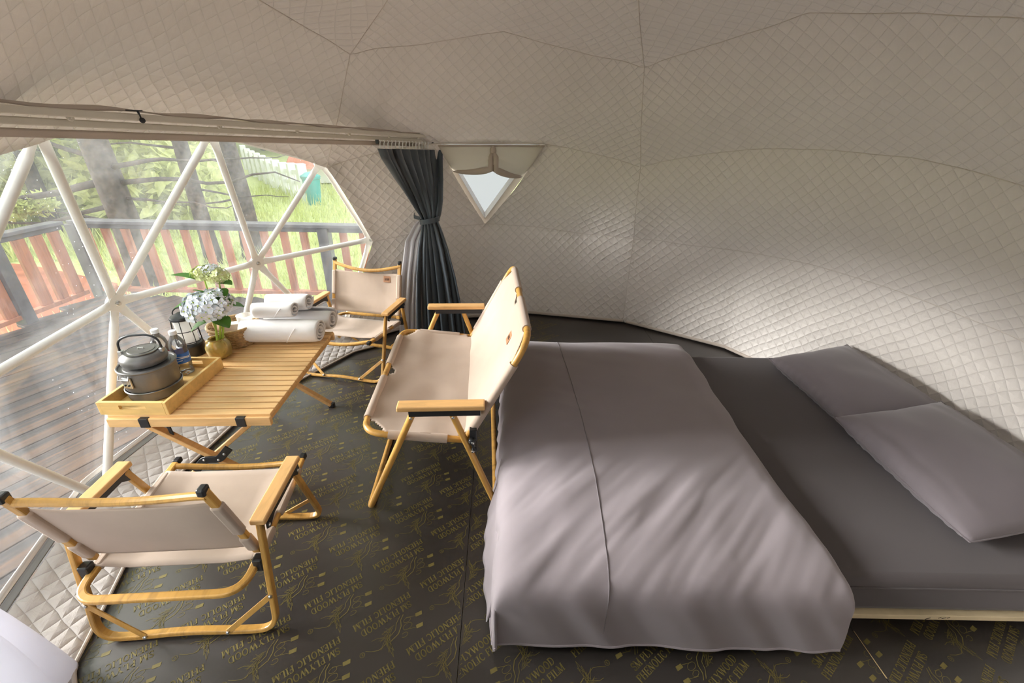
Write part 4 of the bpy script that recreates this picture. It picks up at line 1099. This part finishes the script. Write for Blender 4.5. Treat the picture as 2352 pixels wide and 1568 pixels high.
pillow('mauve-grey pillow against the wall at the far side of the bed', (1.760, 1.975, .306), .66, .46, .165, (math.radians(1), math.radians(-11), math.radians(3)))
pillow('mauve-grey pillow at the near side, overlapping the far pillow', (1.755, 1.365, .318), .68, .48, .175, (math.radians(1), math.radians(-11), math.radians(1)))

# ================================================================== CURTAIN AND RAIL
RA, RB = Vector((-.56, 3.135, 1.400)), Vector((-1.34, .84, 1.505))
rd = (RB - RA).normalized(); rside = rd.cross(Vector((0, 0, 1))).normalized()
rail = thing('curtain_rail', 'cream double curtain rail running along the top of the clear window', 'curtain rail')
for k, (dz, off) in enumerate(((.012, 0), (-.012, .028))):
    a = RA + Vector((0, 0, dz)) + rside * off; b = RB + Vector((0, 0, dz)) + rside * off
    m0 = MB()
    m0.tube([a, b], sec=(.020, .019), up=(0, 0, 1)); m0.build('rail_track', M_['rail_paint'], rail, False, .003)
for k in (.06, .19, .33, .47, .62, .8):
    p = RA.lerp(RB, k); o = MB().lathe([(.001, .004), (.007, .004), (.008, 0), (.008, -.003)], 12, p + rside * -.0 + Vector((0, 0, .0)), (-rside if rside.x < 0 else rside).to_track_quat('Z', 'Y').to_matrix()).build('rail_screw', M_['rail_paint'], rail)
pk_ = RA.lerp(RB, .735) + Vector((0, 0, .018))
pu = MB().box(pk_ + Vector((.01, 0, .012)), (.012, .050, .003)).tube([pk_ + Vector((.012, .01, .012)), pk_ + Vector((.014, .012, -.012))], .003, 6).ball(pk_ + Vector((.016, .012, -.014)), .008, 10, 6).build('pulley', M_['dark_metal'], rail)
MB().box(RA + Vector((.012, .012, .0)), (.022, .022, .055)).build('end_stop', M_['dark_metal'], rail, False, .003)
# fabric hem of the ceiling lining below the rail
hemA, hemB = RA + Vector((-.02, -.02, -.026)) - rside * -.05, RB + Vector((0, 0, -.030)) + rside * .05
def hemf(u, v):
    p = hemA.lerp(hemB, u); return p + Vector((0, 0, -.020 * v)) + rside * (.004 * math.sin(u * 60) * v + .010 * v)
MB().grid(hemf, 90, 4).build('lining_hem', M_['hem_fabric'], rail, angle=180, solid=.004)
# upper hem where lining meets rail
def hemg(u, v):
    p = (RA + Vector((.0, 0, .026))).lerp(RB + Vector((0, 0, .024)), u); return p + rside * (.20 * v * (.35 + .65 * math.sin(PI * min(1, .12 + u)))) + Vector((0, 0, .012 * v + .004 * math.sin(u * 45)))
MB().grid(hemg, 90, 6).build('lining_edge', M_['hem_fabric'], rail, angle=180, solid=.004)

YC = 3.06
def cdrape(name, mat, prof, ncol, amp, parent, zs, seed, scallop=0, flip=0):
    rg = random.Random(seed); ph = [rg.uniform(0, 6.28) for _ in range(6)]
    zz = [p[0] for p in prof]; xl = [p[1] for p in prof]; xr = [p[2] for p in prof]; dp = [p[3] for p in prof]
    z0, z1 = zz[-1], zz[0]
    def fn(u, v):
        z = z1 + (z0 - z1) * v
        zi = -z; a = np.interp(zi, [-q for q in zz], xl); b = np.interp(zi, [-q for q in zz], xr); d = np.interp(zi, [-q for q in zz], dp)
        w = b - a; spread = min(1, w / .16)
        f = math.sin(u * ncol * 2 * PI + .9 * math.sin(u * 9 + ph[0]) + ph[1]) + .45 * math.sin(u * ncol * 2 * PI * .53 + ph[2] + z * 1.5)
        x = a + w * u + .012 * math.cos(u * ncol * 2 * PI + ph[1]) * spread
        wt = ss(.90, 1.30, z); y0 = YC
        kk = (RA.x - x / y0 * RA.y) / ((RA.x - RB.x) - x / y0 * (RA.y - RB.y)); lam = 1 + wt * ((RA.y + (RB.y - RA.y) * max(-.02, kk)) / y0 - 1)
        px, py = x * lam, y0 * lam; pz = 1.486 + (z - 1.486) * lam
        dx, dy = rside.x * wt, 1 - wt + rside.y * wt
        am = amp * f * (.45 + .55 * spread) + (.035 * ((2 * u - 1) ** 2) * (1 - w / .2) if w < .2 else 0)
        x, y, z = px + dx * (am * .8 + d), py + dy * (am + d), pz
        if scallop and (u < .02): x -= scallop * abs(math.sin(z * 75))
        return Vector((x, y, z))
    return MB().grid(fn, 150, 90).build(name, M_[mat], parent, angle=180, solid=.002)
cu = thing('blackout_curtain', 'dark slate curtain gathered and tied back at the right of the window', 'curtain')
cdrape('upper_drape', 'curtain_satin', [(1.338, -.885, -.470, 0), (1.28, -.865, -.474, 0), (1.15, -.790, -.480, .0), (1.02, -.705, -.493, .0), (.93, -.648, -.512, 0), (.885, -.628, -.526, 0)], 9, .020, cu, None, 2, .008)
cdrape('lower_drape', 'curtain_satin', [(.895, -.632, -.526, 0), (.83, -.640, -.500, 0), (.70, -.668, -.455, 0), (.50, -.695, -.412, 0), (.25, -.715, -.375, 0), (.012, -.730, -.350, 0)], 7, .026, cu, None, 5)
tb_ = [Vector((-.580 + .066 * math.cos(a), YC + .052 * math.sin(a), .895 + .012 * math.cos(a))) for a in np.linspace(0, 2 * PI, 25)[:-1]]
MB().tube(tb_, sec=(.006, .032), up=(0, 0, 1), closed=True).build('tie_back', M_['curtain_satin'], cu, True)
MB().tube([(-.645, YC, .905), (-.690, YC + .02, .912), (-.70, YC + .10, .915)], sec=(.004, .024), up=(0, 0, 1)).build('tie_strap', M_['curtain_satin'], cu, False)
# pleat heads and hooks
for k in range(15):
    p = RA.lerp(RB, .012 + .0155 * k) + Vector((0, 0, -.050))
    MB().tube([p + Vector((0, 0, -.012)), p + Vector((0, .004, .012)), p + Vector((.003, .008, .022)), p + Vector((.0, .006, .030))], .0030, 6).build('hook', M_['white_plastic'], cu)
MB().box(RA.lerp(RB, .238) + Vector((0, 0, -.030)), (.016, .018, .022)).build('track_stop', M_['black_plastic'], rail, False, .002)
sh = thing('sheer_curtain', 'white sheer curtain hanging below the tie beside the slate curtain', 'curtain')
cdrape('sheer_drape', 'sheer', [(1.335, -.80, -.50, .055), (1.10, -.72, -.50, .055), (.90, -.640, -.545, .055), (.86, -.690, -.540, .050), (.74, -.765, -.575, .045), (.50, -.815, -.615, .040), (.25, -.850, -.640, .035), (.012, -.875, -.650, .03)], 11, .014, sh, None, 8)

wc_ = thing('white_curtain', 'white curtain gathered at the near end of the rail, foot at the lower left corner', 'curtain')
def wcf(u, v):
    a = 2 * PI * u; z = 1.46 * (1 - v) + .012
    r = float(np.interp(v, [0, .15, .38, .45, .6, .8, 1], [.068, .068, .041, .037, .075, .116, .153])); f = 1 + .13 * math.sin(7 * a + 2 * noise.noise(Vector((v * 2, 0, 0)))) + .10 * noise.noise(Vector((math.cos(a) * 2, math.sin(a) * 2, v * 3)))
    c = Vector((-1.355, .575, 0))
    return c + Vector((r * f * math.cos(a) * .95, r * f * math.sin(a) * 1.1, z))
MB().grid(wcf, 120, 50, True).build('gathered_cloth', M_['white_voile'], wc_, angle=180)
MB().tube([Vector((-1.355 + .046 * math.cos(a), .575 + .050 * math.sin(a), .84)) for a in np.linspace(0, 2 * PI, 25)[:-1]], sec=(.006, .030), closed=True).build('tie_back', M_['white_bedding'], wc_)
# ================================================================== OUTSIDE
DZ = -.05
deck = struct('floor_deck', 'dark wet wooden deck around the dome')
dang = math.radians(67); dd = Vector((math.cos(dang), math.sin(dang), 0)); dn = Vector((-dd.y, dd.x, 0))
pw = .145
DX0, DX1, DY0, DY1 = -4.02, 4.2, -3.0, 3.98
for k in range(-40, 45):
    c = Vector((-2.5, 2.0, 0)) + dn * (k * pw)
    # clip the plank line to the deck rectangle
    t0, t1 = -9, 9
    for ax, lo, hi in ((0, DX0, DX1), (1, DY0, DY1)):
        a, b = (lo - c[ax]) / dd[ax], (hi - c[ax]) / dd[ax]
        if a > b: a, b = b, a
        t0, t1 = max(t0, a), min(t1, b)
    if t1 - t0 < .25: continue
    A, B = c + dd * t0, c + dd * t1
    # keep only planks the window can see
    mids = [A.lerp(B, q / 10) for q in range(11)]
    if all(m.x > -1.0 and m.y < 3.4 for m in mids): continue
    if A.x > .6 and B.x > .6: continue
    o = MB().box((0, 0, 0), ((B - A).length, pw - .006, .026)).build('plank', M_['deck_wood'], deck, False, .003)
    o.location = (A + B) / 2 + Vector((0, 0, DZ - .013 + random.uniform(-.0015, .0015))); o.rotation_euler = (0, 0, dang)
MB().box(((DX0 + DX1) / 2, (DY0 + DY1) / 2, DZ - .10), (DX1 - DX0 - .1, DY1 - DY0 - .1, .14)).build('deck_frame', M_['rail_dark'], deck, False)
def railing(name, label, A, B, n, posts, seed, bw=.066):
    A, B = Vector(A), Vector(B); t = thing(name, label, 'railing', (0, 0, 0), 0); rg = random.Random(seed)
    d = (B - A).normalized(); s = Vector((-d.y, d.x, 0))
    up = Vector((0, 0, 1))
    MB().tube([A + up * .70, B + up * .70], sec=(.115, .030)).build('top_rail', M_['rail_dark'], t, False, .004)
    MB().tube([A + up * .665, B + up * .665], sec=(.040, .045)).build('upper_rail', M_['rail_dark'], t, False, .003)
    MB().tube([A + up * .062, B + up * .062], sec=(.060, .036)).build('bottom_rail', M_['rail_red'], t, False, .003)
    for k in range(n):
        p = A + (B - A) * ((k + .5) / n)
        if any((p - (A + (B - A) * q)).length < .075 for q in posts): continue
        MB().box(p + up * .36, (bw, .030, .56), Matrix.Rotation(math.atan2(d.y, d.x) + rg.uniform(-.04, .04), 3, 'Z')).build('baluster', M_['rail_red'], t, False, .003)
    for q in posts:
        MB().box(A + (B - A) * q + up * .33, (.095, .095, .70), Matrix.Rotation(math.atan2(d.y, d.x), 3, 'Z')).build('post', M_['rail_dark'], t, False, .004)
    return t
railing('deck_railing', 'dark-topped railing with red balusters across the far deck edge', (-3.98, 3.99, DZ), (1.6, 3.99, DZ), 31, (.0, .405, .62, .82, 1), 1)
railing('deck_railing', 'dark-topped railing with red balusters along the left deck edge', (-4.03, 3.90, DZ), (-4.03, -2.6, DZ), 43, (.09, .30, .52, .74, .96), 2, .092)
# ---- ground
def gz(x, y):
    d = math.hypot(x + 2, y - 2); z = -.62
    z += .012 * max(0, y - 8) + .10 * noise.noise(Vector((x * .25, y * .25, 0))) + .35 * noise.noise(Vector((x * .06, y * .06, 3))) * min(1, d / 14)
    z += 2.8 * ss(20, 46, d) + .35 * ss(-5.5, 2, x) * ss(7, 13, y)
    return z
gr = struct('ground', 'bright green grassy slope beyond the deck')
def gfn(u, v):
    r = 1.0 + 64 * v ** 1.8; a = math.radians(60 + 190 * u); x, y = -1 + r * math.cos(a), 1 + r * math.sin(a); return Vector((x, y, gz(x, y) if r > 4.5 else -.62))
MB().grid(gfn, 90, 60).build('turf', M_['grass_ground'], gr, angle=180)
def soil(u, v):
    a = 2 * PI * u; r = v; x = -7.6 + 2.6 * r * math.cos(a) * (1 + .2 * math.sin(3 * a)); y = 4.3 + 2.5 * r * math.sin(a) * (1 + .15 * math.cos(2 * a + 1)); return Vector((x, y, gz(x, y) + .03 + .12 * (1 - r * r)))
tag(MB().grid(soil, 48, 8, True).build('soil_patch', M_['red_soil'], gr, angle=180), 'patch of bare orange soil')
gb = MB(); 
for i in range(16000):
    a = math.radians(random.uniform(92, 172)); r = 4.2 + 13 * random.random() ** 1.4; x, y = -1 + r * math.cos(a), 1 + r * math.sin(a)
    if y < 4.3 and x > -4.4: continue
    if math.hypot((x + 7.6) / 2.6, (y - 4.3) / 2.5) < 1: continue
    z = gz(x, y); h = random.uniform(.10, .30) * (1.0 if r < 9 else 1.5); an = random.uniform(0, 6.28); w = .010 + .004 * r / 4; lx, ly = random.uniform(-.1, .1), random.uniform(-.1, .1)
    cx_, sx_ = math.cos(an) * w, math.sin(an) * w
    gb.add([(x - cx_, y - sx_, z - .02), (x + cx_, y + sx_, z - .02), (x + lx, y + ly, z + h)], [(0, 1, 2)])
tag(gb.build('long_grass', M_['grass_blade'], None, True, angle=180), 'long pale green grass growing beyond the railing', 'grass', None, 'stuff')

# ---- trees
def tuft_mesh(name, n, r, mat, size, flat=.55, seed=0, droop=.0):
    rg = random.Random(seed); mb = MB()
    for i in range(n):
        while True:
            p = Vector((rg.uniform(-1, 1), rg.uniform(-1, 1), rg.uniform(-1, 1)))
            if p.length < 1: break
        p = Vector((p.x * r, p.y * r, p.z * r * flat)); d = Vector((rg.gauss(0, 1), rg.gauss(0, 1), rg.gauss(0, .7))).normalized(); s = d.cross(Vector((rg.gauss(0, 1), rg.gauss(0, 1), rg.gauss(0, 1)))).normalized()
        L = size * rg.uniform(.6, 1.4); w = L * .16
        mb.add([p - s * w, p + d * L * .5 - s * w * 1.2, p + d * L, p + d * L * .5 + s * w * 1.2], [(0, 1, 2, 3)])
    me = bpy.data.meshes.new(name); me.from_pydata([tuple(v) for v in mb.v], [], mb.f); me.materials.append(M_[mat]); return me
TUFT = [tuft_mesh('needle_tuft', 520, .50, 'pine_needles', .16, .5, k) for k in range(3)]
def trunk(mb, x, y, z0, H, r, lean, seed, n=14, m=14):
    P = []; R_ = []
    for k in range(m + 1):
        t = k / m; P.append(Vector((x + lean[0] * t * H + .05 * noise.noise(Vector((t * 4, seed, 0))), y + lean[1] * t * H + .05 * noise.noise(Vector((t * 4, seed, 5))), z0 + H * t))); R_.append(r * (1.25 - .25 * min(1, t * 12)) * (1 - .55 * t) * (1 + .05 * noise.noise(Vector((t * 20, seed, 1)))))
    mb.tube(P, radii=R_, n=n); return P
def pine(label, x, y, H, r, branches, seed, lean=(0, 0), tufts=10, tz0=4.2, bare=False):
    t = thing('pine_tree', label, 'tree', (0, 0, 0), 0, 'pine trees beyond the railing'); rg = random.Random(seed); z0 = gz(x, y) - .1
    mb = MB(); P = trunk(mb, x, y, z0, H, r, lean, seed); mb.build('trunk', M_['bark'], t, angle=180)
    def at_z(z):
        k = (z - z0) / H * 14; i = max(0, min(13, int(k))); return P[i].lerp(P[i + 1], k - i)
    for (bz, az, L, rise, br) in branches:
        b = at_z(bz); a = math.radians(az); pts = []
        for q in range(9):
            s = q / 8; pts.append(b + Vector((math.cos(a) * L * s, math.sin(a) * L * s, rise * math.sin(s * 2.4) * L + .10 * noise.noise(Vector((s * 3, bz * 3, az))) * L * s)))
        MB().tube(pts, radii=[br * (1 - .8 * q / 8) for q in range(9)], n=8).build('branch', M_['bark'], t, angle=180)
        for q in range(0 if bare or (abs((az + 180) % 360 - 180) < 90 and bz < 2) else 2 if L > 1 else 1):
            o = bpy.data.objects.new('needle_tuft', TUFT[rg.randrange(3)]); COL.objects.link(o); o.parent = t; o.location = pts[-1 - q * 2] + Vector((0, 0, .1)); o.rotation_euler = (0, 0, rg.uniform(0, 6)); s = rg.uniform(.45, .8); o.scale = (s, s, s)
    for k in range(tufts):
        z = z0 + tz0 + (H - tz0) * (k + .5) / tufts; a = rg.uniform(0, 6.28); d = rg.uniform(.5, 1.8); o = bpy.data.objects.new('needle_tuft', TUFT[k % 3]); COL.objects.link(o); o.parent = t
        p = at_z(min(z, z0 + H * .99)); o.location = p + Vector((math.cos(a) * d, math.sin(a) * d, 0)); s = rg.uniform(1.2, 2.1); o.scale = (s, s, s); o.rotation_euler = (0, 0, a)
    return t
pine('thick pine trunk with bare side branches just behind the railing corner', -4.84, 5.5, 7.5, .165, [(1.05, 165, 1.9, .10, .035), (.82, 190, 2.4, -.10, .045), (.55, 200, 1.6, -.12, .03), (.95, 350, 1.7, .08, .032), (.78, 5, 2.2, .03, .032), (.30, 185, 1.3, .1, .02), (1.35, 175, 2.2, .12, .045), (.62, 355, 1.6, -.02, .02)], 1, (-.005, .0), 10, 4.4)
pine('slim dark pine trunk standing second from the left', -4.90, 7.0, 8.0, .115, [(1.1, 200, 1.2, .05, .02), (.55, 20, 1.3, -.1, .018), (.9, 20, 1.4, .06, .02)], 2, (-.004, 0), 9, 4.6, True)
pine('grey-brown pine trunk standing nearest the white fence', -4.45, 7.4, 8.0, .165, [(1.2, 175, 1.2, .08, .02), (.35, 185, 1.4, -.08, .018)], 3, (-.022, 0), 9, 4.6, True)
for i, (x, y, r, H, lab) in enumerate(((-8.8, 7.2, .16, 8, 'pine trunk at the far left behind the thick pine'), (-9.6, 9.2, .14, 9, 'pine standing in the grass behind the thick pine'), (-11.5, 6.0, .18, 9, 'pine at the left edge beyond the orange soil'))):
    pine(lab, x, y, H, r, [(1.2, 30, 1.6, .05, .03), (1.7, 200, 1.8, .05, .03), (.9, 110, 1.3, .0, .02)], 20 + i, (0, 0), 12, 2.0)
for i, (x, y, lab) in enumerate(((-6.4, 1.0, 'unseen tall pine added beside the left deck railing, crown shading the deck'), (-5.9, -2.2, 'unseen tall pine added for shade beside the entrance end of the left railing'))):
    pine(lab, x, y, 9.5, .17, [(3.2, 20, 2.6, .1, .05), (3.8, 330, 3.0, .1, .05), (4.4, 60, 2.6, .1, .05), (4.0, 200, 2.2, .1, .04)], 30 + i, (0, 0), 26, 5.0)  # out-of-view pines, added so their crowns cut the overhead light on the deck
# woodland behind
FAR = [tuft_mesh('foliage', 1500, 1.6, 'far_foliage', .42, .75, 40 + k) for k in range(3)]
BUSH = [tuft_mesh('foliage', 1100, .8, 'far_foliage', .22, .7, 60 + k) for k in range(2)]
ftm = None
rgf = random.Random(5)
spots = []
for k in range(160):
    a = math.radians(100 + 52 * ((k * .618) % 1)); r = 17 + 24 * rgf.random(); p = (-1 + r * math.cos(a), 1 + r * math.sin(a)); far_ok = all(math.hypot(p[0] - q[0], p[1] - q[1]) > 3.0 for q in spots)
    if far_ok: spots.append(p)
for k, (x, y) in enumerate(spots):
    if -.70 < x / y < -.30 and y < 25: continue
    t = thing('woodland_tree', 'slim tree among the distant woodland behind the fence and grass', 'tree', (x, y, gz(x, y)), rgf.uniform(0, 360), 'distant woodland trees')
    H = rgf.uniform(7, 10)
    if ftm is None:
        mb = MB(); trunk(mb, 0, 0, -.2, 9, .15, (0, 0), 3, 8, 8); ftm = bpy.data.meshes.new('trunk'); ftm.from_pydata([tuple(v) for v in mb.v], [], mb.f); ftm.materials.append(M_['bark_far']); ftm.polygons.foreach_set('use_smooth', [True] * len(ftm.polygons))
    o = bpy.data.objects.new('trunk', ftm); COL.objects.link(o); o.parent = t
    for q in range(4):
        o = bpy.data.objects.new('foliage', FAR[(k + q) % 3]); COL.objects.link(o); o.parent = t; o.location = (rgf.uniform(-1.2, 1.2), rgf.uniform(-1.2, 1.2), 2.3 + q * 1.7); s = rgf.uniform(.8, 1.3); o.scale = (s, s, s)
for k in range(34):
    a = math.radians(100 + 55 * ((k * .618 + .3) % 1)); r = 9 + 15 * ((k * .377) % 1); x, y = -1 + r * math.cos(a), 1 + r * math.sin(a)
    if x > -5 and y < 9: continue
    if -.74 < x / y < -.28 and y < 24: continue
    if math.hypot(x + 7.6, y - 4.3) < 3: continue
    o = tag(bpy.data.objects.new('bush', BUSH[k % 2]), 'low yellow-green bush in the grass under the trees', 'bush', 'bushes under the trees'); COL.objects.link(o); o.location = (x, y, gz(x, y) + .3); s = rgf.uniform(.6, 1.3); o.scale = (s, s, s * .8); o.rotation_euler = (0, 0, k)
for k in range(26):   # bare trunks of the planted wood behind the fence
    y = 25 + 9 * ((k * .618) % 1); x = y * (-.80 + .40 * k / 25); o = tag(bpy.data.objects.new('woodland_trunk', ftm), 'slim bare trunk in the planted wood behind the white fence', 'tree trunk', 'bare trunks behind the fence'); COL.objects.link(o); o.location = (x, y, gz(x, y)); o.rotation_euler = (0, 0, k); o.scale = (.8, .8, 1)
for k in range(26):
    y = 9.5 + 9 * ((k * .618 + .2) % 1); x = y * (-1.5 + .74 * k / 25)
    if math.hypot(x + 7.6, y - 4.3) < 3.6: continue
    o = tag(bpy.data.objects.new('shrub', BUSH[k % 2]), 'tall yellow-green shrub in the thicket behind the thick pine', 'shrub', 'thicket behind the thick pine'); COL.objects.link(o); sc = rgf.uniform(1.3, 2.1); o.location = (x, y, gz(x, y) + .55 * sc); o.scale = (sc, sc, sc); o.rotation_euler = (0, 0, k)
# ---- white fence, hut, teal bin
FA, FB = Vector((-12.6, 22.0, 0)), Vector((-5.95, 13.0, 0))
fe = thing('white_fence', 'white board fence on the grassy slope', 'fence'); FH = .80
nF = 9
for k in range(nF + 1):
    p = FA.lerp(FB, k / nF); z = gz(p.x, p.y); MB().box((p.x, p.y, z + .62 * FH), (.24, .24, 1.36 * FH), Matrix.Rotation(-.93, 3, 'Z')).build('fence_post', M_['white_paint'], fe, False, .02)
    if k < nF:
        q = FA.lerp(FB, (k + 1) / nF); zq = gz(q.x, q.y)
        for h, hh in ((1.00, .15), (.62, .13), (.20, .22)): MB().tube([(p.x, p.y, z + h * FH), (q.x, q.y, zq + h * FH)], sec=(.05, hh * FH)).build('fence_rail', M_['white_paint'], fe, False)
        for s in (.25, .5, .75):
            m = p.lerp(q, s); MB().box((m.x, m.y, z + (zq - z) * s + .55 * FH), (.12, .05, .95 * FH), Matrix.Rotation(-.93, 3, 'Z')).build('fence_board', M_['white_paint'], fe, False)
hut = thing('hut', 'small hut with orange roof behind the white fence', 'hut', (-8.05, 18.6, gz(-8.05, 18.6) + .05), 25)
hut.scale = (.62, .7, .55)
MB().box((0, 0, .55), (2.6, 2.2, 1.1)).build('hut_wall', M_['white_paint'], hut, False)
MB().add([(-1.6, -1.4, .95), (1.6, -1.4, .95), (1.6, 1.4, .95), (-1.6, 1.4, .95), (-1.2, 0, 1.75), (1.2, 0, 1.75)], [(0, 1, 5, 4), (2, 3, 4, 5), (1, 2, 5), (3, 0, 4), (3, 2, 1, 0)]).build('hut_roof', M_['roof_orange'], hut, False)
MB().box((.1, 0, 1.75), (2.3, .16, .12)).build('ridge_cap', M_['white_paint'], hut, False)
bn = thing('teal_bin', 'teal plastic bin at the right end of the white fence', 'bin', (-5.55, 12.6, gz(-5.55, 12.6)))
MB().lathe([(.001, 0), (.17, 0), (.23, .66), (.25, .68), (.25, .72), (.001, .72)], 20).build('bin_body', M_['teal_plastic'], bn)
MB().lathe([(.26, .72), (.26, .75), (.12, .84), (.001, .86)], 20).build('bin_lid', M_['teal_plastic'], bn)
